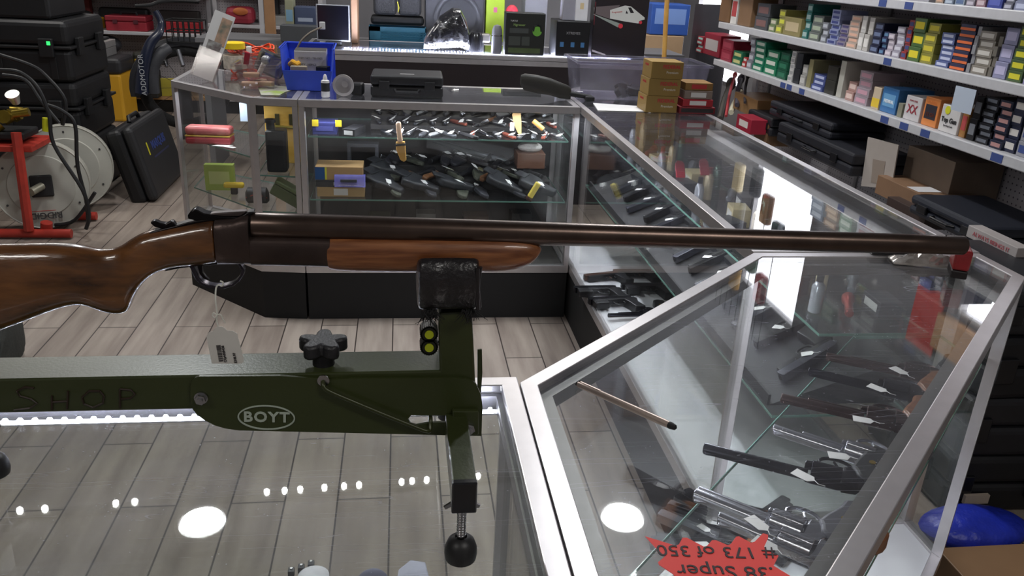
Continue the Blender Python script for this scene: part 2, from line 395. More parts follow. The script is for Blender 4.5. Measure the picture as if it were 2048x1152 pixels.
def case(name, label, poly, panes, deck_z, deck_m, kick=True, shelves=(), led=(), topglass=GLASS_TOP2, solid=(), solid_m=None, rail=.025, posts=None, kick_m=None, paneglass=None, chan=.012):
    """poly counter-clockwise; panes/solid = edge indices glazed / closed"""
    n = len(poly); c = Vector((sum(p[0] for p in poly) / n, sum(p[1] for p in poly) / n, 0))
    t = thing(name, label, 'display case', c)
    P = [(p[0] - c.x, p[1] - c.y) for p in poly]
    b = MB(); ringz(b, P, rail, TOP - .028, TOP + .001); b.build('top_frame', ALU, t, bevel=.0015)
    b = MB(); ringz(b, inset(P, rail - .004), chan, TOP - .034, TOP - .012); b.build('inner_channel', ALUD, t)
    b = MB(); b.prism(inset(P, rail - .002), .006, None, TOP - .0065); b.build('glass_top', topglass, t)
    if deck_z is not None:
        b = MB(); ringz(b, P, .024, deck_z - .03, deck_z + .005); b.build('bottom_frame', ALU, t, bevel=.001)
        b = MB(); b.prism(inset(P, .0245), .012, None, deck_z - .014); b.build('deck', deck_m, t)
        if kick:
            b = MB(); b.prism(inset(P, .003), deck_z - .0305, None, .0); b.build('toe_kick', kick_m or mat('0d0c0d', .7), t)
        bot = deck_z + .0055
    else:
        bot = 0.
    for i in (posts if posts is not None else range(n)):
        q = Vector(P[i]); qi = Vector(inset(P, .024)[i])
        e0 = (Vector(P[i]) - Vector(P[i - 1])).normalized(); e1 = (Vector(P[(i + 1) % n]) - Vector(P[i])).normalized()
        b = MB(); b.prism([tuple(q), tuple(q + e1 * .022), tuple(qi), tuple(q - e0 * .022)], TOP - .0285 - bot, None, bot); b.build('corner_post', ALU, t)
    for i in list(panes) + list(solid):
        p0, p1 = Vector(P[i]), Vector(P[(i + 1) % n]); e = (p1 - p0).normalized(); nn = Vector((-e.y, e.x))
        a, b_ = p0 + e * .02 + nn * .010, p1 - e * .02 + nn * .010
        mb = MB(); mb.prism([tuple(a), tuple(b_), tuple(b_ + nn * .004), tuple(a + nn * .004)], TOP - .0285 - bot, None, bot)
        if i in panes: mb.build('glass_panel', paneglass or GLASS_PANE, t)
        else: mb.build('closed_panel', solid_m or mat('77777c', .5), t)
    for (z, pl) in shelves:
        q = [(p[0] - c.x, p[1] - c.y) for p in pl]
        MB().prism(q, .006, None, z - .006).build('glass_shelf', GLASS_SHELF, t)
        b = MB(); ringz(b, inset(q, -.0006), .0012, z - .0062, z + .0002); b.build('shelf_edge', GLASS_EDGE, t)
    for (a, b_, z, sp, strength, rr) in led:
        a = Vector(a) - c.xy.to_3d().xy; b_ = Vector(b_) - c.xy.to_3d().xy; d = b_ - a; L = d.length; k = int(L / sp)
        s = MB(); e = d.normalized(); nn = Vector((-e.y, e.x))
        s.prism([tuple(a + nn * -.006), tuple(b_ + nn * -.006), tuple(b_ + nn * .006), tuple(a + nn * .006)], .002, None, z - .004).build('light_strip', WHITE, t)
        s = MB()
        for i in range(k + 1):
            q = a + d * (i / k); s.add([(q.x - rr, q.y - rr, z - .002), (q.x + rr, q.y - rr, z - .002), (q.x + rr, q.y + rr, z - .002), (q.x - rr, q.y + rr, z - .002), (q.x - rr * .6, q.y - rr * .6, z + rr), (q.x + rr * .6, q.y - rr * .6, z + rr), (q.x + rr * .6, q.y + rr * .6, z + rr), (q.x - rr * .6, q.y + rr * .6, z + rr)],
                                       [(0, 3, 2, 1), (4, 5, 6, 7), (0, 1, 5, 4), (1, 2, 6, 5), (2, 3, 7, 6), (3, 0, 4, 7)])
        o = s.build('light_diodes', emis('dfe4ff', strength), t); o['kind'] = 'stuff'
    return t
def strip_lamp(a, b, z, power, tilt=0.):
    a = Vector(a); b = Vector(b); d = b - a
    area('light_strip_lamp', ((a.x + b.x) / 2, (a.y + b.y) / 2, z), d.length, .02, power, (.86, .9, 1), (0, 0, math.atan2(d.y, d.x)))
strip_lamp((-.36, 3.475), (.7, 3.475), .918, 3.6); strip_lamp((.80, 1.7), (.80, 3.8), .924, 11); strip_lamp((.24, 1.02), (.75, 1.51), .922, 5.)
strip_lamp((-.95, 3.91), (-.62, 3.57), .918, 1.3); strip_lamp((-1.9, .97), (.14, .97), .938, 2.)
YN = 1.043
near = case('display_case', 'empty near glass display counter with light strip under its front edge, carrying the rifle rest', [(-2.0, .52), (.166, .52), (.166, YN), (-2.0, YN)],
            panes=(1, 2), deck_z=.25, deck_m=mat('b9b6b4', .6), shelves=(), topglass=GLASS_TOP,
            led=[((-1.9, .985), (.14, .985), .945, .0178, 70., .0035)])
CORNER = [(.192, .345), (1.284, 1.437), (1.284, 1.588), (.755, 1.588), (.192, 1.036)]
CORNER = [(.168, .321), (1.284, 1.437), (1.284, 1.586), (.753, 1.586), (.168, 1.026)]
corner = case('display_case', 'five-sided corner glass display case holding a row of revolvers', CORNER, chan=.024, panes=(1, 2, 3, 4), deck_z=.25, deck_m=mat('c9c9cc', .6, 0, .05, 3),
              shelves=[(.79, [(.30, .49), (1.20, 1.39), (1.20, 1.53), (.99, 1.53), (.20, .725), (.20, .49)])], led=[((.215, 1.035), (.745, 1.545), .945, .02, 60., .003)])
rightc = case('display_case', 'long glass display case running away along the ammunition wall', [(.755, 1.592), (1.29, 1.592), (1.29, 3.93), (.755, 3.93)], panes=(1, 3, 0), deck_z=.25,
              deck_m=mat('cfcfd2', .6, 0, .05, 3), shelves=[(.74, [(.98, 1.65), (1.26, 1.65), (1.26, 3.85), (.98, 3.85)]), (.52, [(.9, 1.65), (1.26, 1.65), (1.26, 3.85), (.9, 3.85)])],
              led=[((.785, 1.7), (.785, 3.8), .95, .03, 10., .003)], topglass=GLASS_TOP2)
farc = case('display_case', 'far glass display case full of knives, facing the customer floor', [(-.408, 3.42), (.751, 3.42), (.751, 3.93), (-.408, 3.93)], panes=(0, 3, 1), deck_z=.25,
            deck_m=mat('4f4b48', .7), shelves=[(.81, [(-.38, 3.47), (.72, 3.47), (.72, 3.89), (-.38, 3.89)]), (.545, [(-.38, 3.45), (.72, 3.45), (.72, 3.89), (-.38, 3.89)])],
            solid=(2,), solid_m=mat('3a3738', .5), led=[((-.36, 3.46), (.7, 3.46), .95, .03, 12., .003)])
leftc = case('display_case', 'narrow angled end display case holding a red case and canister', [(-.412, 3.93), (-1.0, 4.35), (-1.0, 3.84), (-.6, 3.44), (-.412, 3.42)], panes=(1, 2, 3), deck_z=.25,
             deck_m=mat('6f6c68', .7), shelves=[(.70, [(-.62, 3.98), (-.96, 4.24), (-.96, 3.9), (-.62, 3.54)]), (.47, [(-.44, 3.88), (-.96, 4.24), (-.96, 3.9), (-.6, 3.52), (-.44, 3.5)]), (.635, [(-.44, 3.86), (-.60, 3.96), (-.60, 3.50), (-.44, 3.48)])],
             led=[((-.97, 3.9), (-.62, 3.53), .95, .03, 14., .003)])

# ------------------------------------------------------------------ the shotgun
GY = .795
def G(px, py, y=GY): return PX(px, py, Y=y)
WALNUT = mat('38210f', .24, 0, col2='7a4e28', nscale=7, stretch=(2.2, 14, 9), coat=.7, bump=.05, bscale=40)
FOREW = mat('5c3016', .36, 0, col2='96603a', nscale=8, stretch=(2, 22, 22), coat=.45, bump=.08, bscale=60)
BLUED = mat('4a3e3a', .36, .7, .25, 25, bump=.04, bscale=200)
BARRELM = mat('54463f', .3, .8, .18, 40)
gun = thing('shotgun', 'old single-barrel shotgun with walnut stock resting on green shooting rest', 'shotgun', (.05, GY, 1.19))
go = gun.location.copy()
def glo(st, hw, name, m, e=2.3, n=28, par=gun, y=GY, sub=1):
    """stations (px, top py, bottom py); hw = list of half widths"""
    out = []
    for k, (x, a, b) in enumerate(st):
        p, q = G(x, a, y), G(x, b, y)
        out.append(((p.x + q.x) / 2 - go.x, y - GY, (p.z + q.z) / 2 - go.z, hw[k] if isinstance(hw, list) else hw, (p.z - q.z) / 2))
    o = MB().loft(out, n, e=e).build(name, m, par, smooth=True)
    if sub: o.modifiers.new('sub', 'SUBSURF').levels = 1; o.modifiers['sub'].render_levels = 2
    return o
st = [(-160, 492, 700), (-155, 489, 705), (0, 488, 655), (60, 487, 633), (100, 486, 618), (135, 487, 608), (160, 489, 607), (178, 492, 613), (200, 497, 622), (216, 499, 626), (230, 498, 627), (243, 495, 624), (251, 491, 618),
      (257, 487, 606), (263, 482, 592), (272, 476, 577), (285, 468, 561), (300, 462, 549), (320, 458, 539), (345, 452, 533), (370, 447, 531), (400, 440, 528), (428, 436, 524), (438, 435, 523)]
hw = [.019, .021, .021, .021, .0205, .020, .0195, .0185, .017, .016, .0155, .0155, .0155, .0155, .0155, .0155, .0155, .0155, .0155, .0158, .016, .0165, .0168, .0168]
glo(st, hw, 'stock', WALNUT)
rc = [(436, 436, 523), (437, 435.5, 523), (455, 434, 523), (475, 433, 523), (490, 428, 523), (502, 426, 524), (503, 426.2, 524), (504, 447, 524.5), (505, 466, 525), (560, 467, 526), (640, 469, 528), (662, 469.5, 529), (663, 471, 528)]
glo(rc, [.0165, .0168, .017, .017, .0165, .0165, .0165, .0165, .0165, .0162, .016, .016, .015], 'receiver', BLUED, e=3.6, sub=0)
fe = [(654, 472, 528), (656, 469, 533), (662, 468, 536), (700, 468, 540), (800, 469, 541), (900, 471, 541.5), (980, 472.5, 541), (1020, 474, 539), (1045, 477, 533), (1062, 481, 525), (1074, 487, 514), (1080, 492, 504), (1082, 496, 500)]
glo(fe, [.014, .0165, .0172, .0178, .018, .018, .0175, .0165, .0145, .012, .008, .0045, .002], 'forend', FOREW, e=2.6)
# barrel: hollow tube
b0a, b0b, b1a, b1b = G(505, 425), G(505, 477), G(1927, 473), G(1927, 508)
c0, c1 = (b0a + b0b) / 2 - go, (b1a + b1b) / 2 - go; r0, r1 = (b0a - b0b).length / 2, (b1a - b1b).length / 2
mb = MB(); prof = [(r0 * .97, 0), (r0, .0008), (r0 * .99, .05), (r0 * .93, .25), (r0 * .83, .5), (r1 * 1.02, .70), (r1, (c1 - c0).length - .001), (r1 * .93, (c1 - c0).length), (r1 * .78, (c1 - c0).length), (r1 * .76, (c1 - c0).length - .06)]
zz = (c1 - c0).normalized(); Mz = basis(c0, zz.orthogonal(), zz.cross(zz.orthogonal()))
mb.lathe(prof, 36, Mz); mb.build('barrel', BARRELM, gun, smooth=True)
MB().ball(G(1892, 473.5) - go, .0019, 6).build('bead_sight', BLACKM, gun, smooth=True)
# underlug pin in front of the forend
def gp(pts, y=GY): return [((G(a, b, y) - go)) for a, b in pts]
def plate(pts, th, name, m, par=gun, y=GY, bevel=.001, o=None):
    """an outline standing in the XZ plane, th thick along Y, centred on y"""
    o = go if o is None else o
    q = [G(a, b, y) - o for a, b in pts]
    M = Matrix(((1, 0, 0, 0), (0, 0, 1, y - o.y - th / 2), (0, 1, 0, 0), (0, 0, 0, 1)))
    return MB().prism([(p.x, p.z) for p in q], th, M).build(name, m, par, smooth=True, bevel=bevel)
DARK = mat('1d1a1b', .28, .7, .1, 40)
plate([(379, 434), (378, 427), (384, 419), (391, 415), (399, 417), (410, 423), (425, 426), (450, 430), (478, 431), (488, 427), (497, 421), (509, 420), (509, 424), (498, 430), (487, 436), (470, 436), (440, 435), (420, 437), (396, 438)], .013, 'hammer', DARK)
plate([(408, 428), (430, 424), (460, 422), (494, 420), (490, 426), (480, 431), (450, 431)], .009, 'top_strap', mat('5d5452', .3, .8, .1, 30))
plate([(303, 445), (304, 441), (310, 439), (322, 444), (333, 446), (343, 440), (347, 441), (352, 447), (349, 453), (344, 456), (332, 457), (312, 452)], .008, 'opening_lever', DARK)
plate([(298, 466), (304, 461), (325, 455), (350, 449), (380, 440), (430, 432), (436, 437), (400, 443), (360, 452), (325, 460)], .013, 'upper_tang', DARK)
gd = [(376, 530), (382, 532), (387, 543), (393, 556), (402, 566), (415, 572), (432, 575), (452, 574), (468, 569), (481, 559), (489, 547), (490, 538), (486, 530), (480, 524)]
inn = [(474, 524), (481, 531), (484, 539), (482, 547), (476, 556), (465, 564), (451, 568), (433, 569), (418, 566), (406, 560), (399, 551), (394, 540), (390, 529), (386, 524)]
plate(gd + inn, .010, 'trigger_guard', mat('46424a', .25, .85, .1, 30), bevel=.0008)
plate([(397, 522), (408, 522), (405, 533), (406, 544), (412, 552), (419, 558), (417, 560), (408, 556), (400, 547), (397, 535)], .005, 'trigger', DARK)
plate([(330, 540), (360, 534), (400, 529), (440, 526), (480, 525), (480, 520), (440, 520), (400, 524), (360, 530)], .010, 'lower_tang', DARK)

# ------------------------------------------------------------------ price tag on a string
tg = thing('price_tag', 'off-white paper price tag with barcode hanging by string from trigger guard', 'price tag', G(436, 568))
to = tg.location.copy()
pl = [(424, 727), (418, 700), (413, 672), (418, 665), (426, 662), (431, 656), (437, 653), (444, 653), (449, 656), (454, 661), (466, 662), (474, 667), (480, 690), (487, 716), (487, 724), (483, 727)]
plate(pl, .0006, 'tag_card', mat('cfccc6', .7, 0, .04, 40), tg, y=.775, bevel=0, o=to)
sp = []
for a, b in ((440, 562), (446, 565), (444, 572), (437, 570), (432, 577), (431, 600), (434, 626), (433, 640), (437, 655), (442, 668)): sp.append(G(a, b, .785 if b < 580 else .776) - to)
def smooth(pts, k=6):
    out = []
    for i in range(len(pts) - 1):
        p0 = pts[max(i - 1, 0)]; p1 = pts[i]; p2 = pts[i + 1]; p3 = pts[min(i + 2, len(pts) - 1)]
        for j in range(k):
            t = j / k; out.append(.5 * ((2 * p1) + (p2 - p0) * t + (2 * p0 - 5 * p1 + 4 * p2 - p3) * t * t + (3 * p1 - p0 - 3 * p2 + p3) * t ** 3))
    return out + [pts[-1]]
mb = MB(); mb.tube(smooth(sp), .0008, 6)
mb.tube(smooth([G(a, b, .775) - to for a, b in ((434, 631), (427, 626), (425, 631), (430, 635), (436, 629), (442, 630), (446, 638), (450, 646))]), .0007, 6)
mb.build('string', mat('d6d6cc', .8), tg, smooth=True)
bx = G(430, 700, .7745) - to
mb = MB(); zc = G(0, 690, .7745).z
p0 = G(432, 691, .7744) - to; p1 = G(441, 690, .7744) - to; p2 = G(440, 725, .7744) - to
u = p1 - p0; v_ = G(438, 724, .7744) - to - p0
k = 0.
while k < 1:
    wd = RND.choice((.02, .03, .05)); a = p0 + v_ * k; b = a + v_ * wd
    mb.add([a, a + u, b + u, b, a + Vector((0, .0003, 0)), a + u + Vector((0, .0003, 0)), b + u + Vector((0, .0003, 0)), b + Vector((0, .0003, 0))], [(0, 1, 2, 3), (4, 7, 6, 5), (0, 4, 5, 1), (1, 5, 6, 2), (2, 6, 7, 3), (3, 7, 4, 0)])
    k += wd + RND.choice((.02, .035))
mb.build('barcode', mat('3a3636', .8), tg)
v3 = -v_.normalized(); text('tag_number', 'CQA020438', .0036, mat('3a3636', .8), basis(G(448.5, 708, .7743) - to, -v_.normalized(), Vector((-1, 0, 0))), tg)
text('tag_price', '$240.97', .0036, mat('3a3636', .8), basis(G(470, 716, .7743) - to, -v_.normalized(), Vector((-1, 0, 0))), tg)

# ------------------------------------------------------------------ the green shooting rest
OLIVE = mat('343b1d', .34, .1, .12, 9, coat=.12, bump=.03, bscale=300)
BY = .77   # front face of the beam
rest = thing('shooting_rest', 'olive green steel shooting rest with leather bag standing on near counter', 'shooting rest', (.05, .79, TOP + .001)); ro = rest.location.copy()
def R(px, py, y=BY): return PX(px, py, Y=y) - ro
zt = (R(200, 757).z + R(700, 745).z) / 2
a0, a1 = R(-260, 764), R(420, 753); a2 = R(420, 822)
BT = .05
def yz_plate(pts, y0, y1, name, m, bevel=.001, smooth_=False, holes=()):
    q = [R(a, b, y0 + ro.y) for a, b in pts]; M = Matrix(((1, 0, 0, 0), (0, 0, 1, y0), (0, 1, 0, 0), (0, 0, 0, 1)))
    if not holes:
        return MB().prism([(p.x, p.z) for p in q], y1 - y0, M).build(name, m, rest, smooth=smooth_, bevel=bevel)
    bm = bmesh.new(); E_ = []
    for loop in [q] + [[R(a, b, y0 + ro.y) for a, b in h] for h in holes]:
        vs = [bm.verts.new((p.x, y0, p.z)) for p in loop]; E_ += [bm.edges.new((vs[i], vs[(i + 1) % len(vs)])) for i in range(len(vs))]
    r = bmesh.ops.triangle_fill(bm, edges=E_, use_beauty=True); fs = [g for g in bm.faces]
    ex = bmesh.ops.extrude_face_region(bm, geom=fs); bmesh.ops.translate(bm, vec=(0, y1 - y0, 0), verts=[v for v in ex['geom'] if isinstance(v, bmesh.types.BMVert)])
    bmesh.ops.recalc_face_normals(bm, faces=bm.faces)
    me = bpy.data.meshes.new(name); bm.to_mesh(me); bm.free(); me.materials.append(m)
    o = bpy.data.objects.new(name, me); COL.objects.link(o); o.parent = rest
    return o
y0 = BY - ro.y
# rear beam (square tube), front beam carrying the plate
yz_plate([(-300, 765), (-300, 833), (905, 808), (905, 741)], y0, y0 + BT, 'rear_beam', OLIVE, bevel=.002)
hole = [(816, 838), (822, 831), (890, 831), (896, 835), (896, 841), (890, 845), (858, 846), (832, 851), (822, 848)]
yz_plate([(398, 753), (390, 756), (383, 763), (381, 775), (382, 805), (386, 820), (394, 829), (410, 841), (430, 851), (450, 857), (478, 861), (700, 866), (908, 871), (963, 872), (965, 812), (962, 790), (952, 768), (945, 762), (930, 757), (900, 756), (700, 757), (660, 760), (636, 757), (560, 752)],
         y0 - .004, y0 - .0005, 'side_plate', OLIVE, holes=[hole])
yz_plate([(877, 626), (944, 622), (948, 700), (951, 768), (951, 800), (880, 800)], y0 - .0002, y0 + .045, 'post', OLIVE, bevel=.0025)
yz_plate([(955, 700), (964, 699), (965, 745), (962, 790), (955, 790)], y0 + .046, y0 + .049, 'far_side_plate', OLIVE, bevel=.0006)
# bracket with hex bolt, cross leg to the front, foot
yz_plate([(905, 822), (958, 822), (958, 871), (905, 871)], y0 - .011, y0 - .0045, 'bracket', OLIVE, bevel=.0015)
pc = R(936, 846); mb = MB(); mb.cyl((pc.x, y0 - .015, pc.z), (pc.x, y0 - .0108, pc.z), .0068, n=6); mb.cyl((pc.x, y0 - .0165, pc.z), (pc.x, y0 - .015, pc.z), .0035, n=12)
mb.build('hex_bolt', STEEL, rest, bevel=.0005)
lz1 = R(928, 968, .638).z; lx0, lx1 = R(904, 1000, .64).x, R(953, 1000, .64).x
lz0 = R(928, 1027, .638).z
l = MB().box(lx0, lx1, .642 - ro.y, y0 - .0046, lz0, lz1).build('leg', OLIVE, rest, bevel=.0015)
MB().box(lx0 - .0004, lx1 + .0004, .638 - ro.y, .646 - ro.y, lz0 - .0004, lz1 + .0004).build('end_cap', BLACKS, l, bevel=.0015)
MB().box(lx0, lx1, y0 + BT + .001, .95 - ro.y, lz0, lz1).build('leg', OLIVE, rest, bevel=.0015)
def foot(x, y, zt_):
    f = MB(); f.lathe([(.0125, 0), (.0155, .001), (.0165, .007), (.016, .014), (.0135, .021), (.009, .0255), (.006, .0265), (.005, .024), (.0045, .024)], 28, Matrix.Translation((x, y, 0)))
    o = f.build('rubber_foot', mat('1b1b1c', .45, 0, .1, 90), rest, smooth=True)
    s = MB(); s.cyl((x, y, .0255), (x, y, zt_ + .001), .0042, n=14)
    for k in range(9): s.cyl((x, y, .028 + k * .003), (x, y, .0293 + k * .003), .0047, n=14)
    s.build('threaded_stem', STEEL, o, smooth=True)
    wn = MB(); wn.cyl((x, y, zt_ - .007), (x, y, zt_ - .001), .007, n=12)
    for sg in (-1, 1): wn.add([(x + sg * .006, y - .002, zt_ - .006), (x + sg * .006, y + .002, zt_ - .006), (x + sg * .016, y + .001, zt_ - .012), (x + sg * .016, y - .001, zt_ - .012), (x + sg * .006, y - .002, zt_ - .001), (x + sg * .006, y + .002, zt_ - .001), (x + sg * .018, y + .001, zt_ - .009), (x + sg * .018, y - .001, zt_ - .009)],
                                [(0, 1, 2, 3), (4, 7, 6, 5), (0, 4, 5, 1), (1, 5, 6, 2), (2, 6, 7, 3), (3, 7, 4, 0)])
    wn.build('wing_nut', STEEL, o)
fx = (lx0 + lx1) / 2
foot(fx, .662 - ro.y, lz0); foot(fx + .004, .935 - ro.y, lz0)
# rear cross leg and its foot at the picture's left edge
q = PX(-14, 932, Z=TOP + .012); rx = q.x - ro.x
MB().box(rx - .0125, rx + .0125, q.y - .02 - ro.y, y0 - .001, lz0, lz1).build('leg', OLIVE, rest, bevel=.0015); foot(rx, q.y - ro.y, lz0)
# nut on plate, washer + swing rod, knob
pn = R(403, 794, BY - .004); mb = MB(); mb.cyl((pn.x, y0 - .007, pn.z), (pn.x, y0 - .0042, pn.z), .0068, n=20); mb.cyl((pn.x, y0 - .0115, pn.z), (pn.x, y0 - .007, pn.z), .0056, n=6); mb.cyl((pn.x, y0 - .0135, pn.z), (pn.x, y0 - .0115, pn.z), .0028, n=12)
mb.build('lock_nut', STEEL, rest, smooth=True)
pw_ = R(647, 760, BY - .004); mb = MB(); mb.lathe([(.0035, 0), (.0062, 0), (.0062, .0015), (.0035, .0015)], 24, Matrix(((1, 0, 0, pw_.x), (0, 0, 1, y0 - .006), (0, 1, 0, pw_.z), (0, 0, 0, 1)))); mb.build('washer', STEEL, rest, smooth=True)
rod = [Vector((p.x, yy, p.z)) for p, yy in ((R(647, 757), y0 - .004), (R(648, 762), y0 - .009), (R(660, 772), y0 - .011), (R(720, 797), y0 - .012), (R(780, 822), y0 - .012), (R(840, 846), y0 - .012), (R(852, 850), y0 - .012), (R(859, 851), y0 - .010), (R(860, 844), y0 - .006), (R(861, 836), y0 - .002), (R(861, 832), y0 + .01))]
MB().tube(smooth(rod, 5), .0024, 10).build('swing_rod', mat('33381b', .35, .2, .1, 30), rest, smooth=True)
ks = R(647, 726, BY + .02); kt = R(652, 690, BY + .02)
ktz = zt + .002
def star(n, r1_, r2_, k=6):
    out = []
    for i in range(n * k):
        t = 2 * PI * i / (n * k); c = (math.cos(n * t) + 1) / 2; out.append(((r2_ + (r1_ - r2_) * c ** .6) * math.cos(t + .3), (r2_ + (r1_ - r2_) * c ** .6) * math.sin(t + .3)))
    return out
kx, ky = ks.x, BY + .022 - ro.y
kz = R(650, 728, BY + .02).z
mb = MB(); mb.lathe([(.0105, -.004), (.0115, -.003), (.0115, .012), (.010, .014)], 24, Matrix.Translation((kx, ky, kz)))
o = mb.build('knob_stem', BLACKP, rest, smooth=True)
MB().prism(star(5, .0262, .0145, 8), .0155, Matrix.Translation((kx, ky, kz + .0135))).build('star_knob', mat('1e1e21', .45, 0, .1, 50, bump=.1, bscale=400), rest, smooth=True, bevel=.003)
# level vials
for py in (690, 664):
    c_ = R(858, py, BY + .006); par = None
    mb = MB(); yy = c_.y
    for i in range(24):
        t = 2 * PI * i / 24; mb.cyl((c_.x + .0083 * math.cos(t), yy - .006, c_.z + .0083 * math.sin(t)), (c_.x + .0083 * math.cos(t), yy + .012, c_.z + .0083 * math.sin(t)), .0013, n=5)
    mb.cyl((c_.x, yy - .006, c_.z), (c_.x, yy + .012, c_.z), .0085, n=24)
    kn = mb.build('thumb_wheel', mat('15160f', .4, 0, .1, 50), rest, smooth=True)
    MB().cyl((c_.x, yy - .0075, c_.z), (c_.x, yy - .0058, c_.z), .0046, n=20).build('wheel_cap', mat('a3ad1c', .4), kn, smooth=True)
b_ = R(858, 690, BY + .006); c_ = R(884, 690, BY + .006)
MB().cyl((b_.x, b_.y + .005, b_.z), (c_.x, b_.y + .005, b_.z), .003, n=10).build('screw', STEEL, rest, smooth=True)
# leather bag: a saddle profile in YZ drawn along X
xl, xr = R(833, 580, .752).x, R(962, 580, .752).x; zb, ztp = R(900, 636, .752).z, R(900, 522, .752).z
gzb = R(900, 541.5, GY).z
pf = [(-.040, zb + .012), (-.044, (zb + ztp) / 2), (-.043, ztp - .012), (-.038, ztp - .003), (-.031, ztp), (-.025, ztp - .004), (-.0195, gzb + .004), (-.01, gzb - .003), (.0, gzb - .0045), (.01, gzb - .003), (.0195, gzb + .004), (.026, ztp - .004), (.034, ztp), (.042, ztp - .006), (.046, ztp - .02), (.047, (zb + ztp) / 2), (.042, zb + .012), (.034, zb + .002), (.0, zb), (-.032, zb + .002)]
mb = MB(); NS = 15; vs = []
for i in range(NS):
    t = i / (NS - 1); x = xl + (xr - xl) * t; end = abs(2 * t - 1); s_ = 1 - .10 * max(0, (end - .8) / .2) ** 2; bul = 1 + .02 * math.sin(t * 9)
    for (y, z) in pf:
        cz = (zb + gzb) / 2; wv = .0012 * math.sin(t * 17 + y * 300) * (1 if z < ztp - .01 else .3)
        keep = z > zb + .045 and abs(y) < .023
        vs.append((x, (y + .005) * s_ * bul + wv, (z if keep else cz + (z - cz) * s_)))
n_ = len(pf); fs = [(k * n_ + i, k * n_ + (i + 1) % n_, (k + 1) * n_ + (i + 1) % n_, (k + 1) * n_ + i) for k in range(NS - 1) for i in range(n_)] + [tuple(range(n_)), tuple(range((NS - 1) * n_, NS * n_))]
mb.add(vs, fs); bag = mb.build('leather_bag', mat('1d1a1c', .38, 0, .2, 30, bump=.25, bscale=180, coat=.2), rest, smooth=True)
bag.modifiers.new('sub', 'SUBSURF').render_levels = 2
mb = MB()
for k in range(2): # folded seam lips at the right end
    mb.tube(smooth([Vector((xr - .004 + k * .003, -.037 + k * .004, ztp - .008)), Vector((xr - .0035 + k * .001, -.036 + k * .004, (zb + ztp) / 2)), Vector((xr - .002 + k * .002, -.036 + k * .006, zb + .008))]), .0022, 8)
mb.build('seam', mat('1d1a1c', .35, 0, .2, 30), bag, smooth=True)
mb = MB(); rr = random.Random(3)
for cx_, n2 in ((xl + .012, 60), (xr - .010, 40)):
    for k in range(n2):
        a = Vector((cx_ + rr.gauss(0, .004), -.032 + rr.gauss(0, .004), zb + .006)); d = Vector((rr.gauss(0, .006), rr.gauss(-.002, .004), -.009 - rr.random() * .004))
        mb.cyl(a, a + d, .0006, .0002, n=4)
mb.build('frayed_threads', mat('0c0b0c', .8), bag)['kind'] = 'stuff'
# markings
def on_plate(px, py, yo): p = PX(px, py, Y=BY + yo); return p - ro
LOGO = mat('a9b3a6', .5)
c_ = on_plate(533, 835, -.0046); ax = (on_plate(590, 836, -.0046) - on_plate(478, 834, -.0046)); hx = ax.length / 2; hz = (on_plate(533, 811, -.0046) - on_plate(533, 858, -.0046)).z / 2
mb = MB(); 
pts = [(c_.x + hx * math.cos(2 * PI * i / 48), c_.y, c_.z + hz * math.sin(2 * PI * i / 48) - (i < 0)) for i in range(48)]
sl = ax.z / ax.x
pts = [(x, y, z + (x - c_.x) * sl) for x, y, z in pts]
mb.tube(pts, .0009, 4, closed=True); mb.build('logo_oval', LOGO, rest)
text('logo_text', 'BOYT', .0165, LOGO, basis(c_ + Vector((0, 0, .0)), ax, Vector((0, 0, 1))), rest, space=1.15, bold=.00045)
mk = mat('2a1c12', .5)
for s_, pxs in (('S', 48), ('H', 118), ('O', 186), ('P', 250)):
    pass
mb = MB()
def stroke(pts): mb.tube([on_plate(a, b, -.0008) for a, b in pts], .0011, 5)
stroke([(68, 776), (50, 774), (34, 782), (40, 792), (62, 798), (74, 806), (60, 816), (28, 820)]); stroke([(104, 792), (104, 820)]); stroke([(136, 782), (134, 818)]); stroke([(104, 804), (136, 802)])
stroke([(200, 782), (178, 782), (164, 795), (168, 808), (186, 815), (206, 806), (208, 792), (200, 782)]); stroke([(240, 778), (240, 816)]); stroke([(240, 778), (262, 780), (270, 788), (262, 796), (242, 798)])
mb.build('handwritten_marking', mk, rest)
# blue tape on the beam's upper face
def top(px, py): 
    z = TOP + .001 + R(300, 756).z + .0006; p = PX(px, py, Z=z); return p
tp = [top(*a) for a in ((158, 748), (164, 739), (162, 733), (170, 725), (180, 727), (300, 723), (408, 720), (404, 729), (395, 738), (300, 742), (170, 749))]
mb = MB(); mb.prism([(p.x, p.y) for p in tp], .0005, None, tp[0].z)
tag(mb.build('masking_tape', mat('4f7ba6', .7, 0, .08, 30)), 'strip of blue masking tape stuck on top of green rest beam', 'tape')

# ------------------------------------------------------------------ stylus pen, price star on the corner case
p0, p1 = PX(1153, 768, Z=TOP + .005), PX(1353, 858, Z=TOP + .005); d = (p1 - p0); L_ = d.length; d.normalize()
pen = thing('stylus_pen', 'champagne metal stylus pen with black tip lying on corner case glass', 'pen', (p0.x, p0.y, TOP + .0012)); Mp = basis((0, 0, .0042), Vector((-d.y, d.x, 0)), Vector((0, 0, 1)))
Mp = Matrix((Vector((-d.y, d.x, 0)), Vector((0, 0, 1)), d)).transposed().to_4x4(); Mp.translation = Vector((0, 0, .0050))
GOLDM = mat('bba99e', .35, .55, .05, 60)
MB().lathe([(.0040, .003), (.0048, .005), (.0050, .03), (.0050, L_ - .02), (.0047, L_ - .012)], 20, Mp).build('pen_body', GOLDM, pen, smooth=True)
MB().lathe([(.0045, L_ - .012), (.0050, L_ - .009), (.0036, L_ - .002), (.001, L_)], 20, Mp).build('stylus_tip', BLACKM, pen, smooth=True)
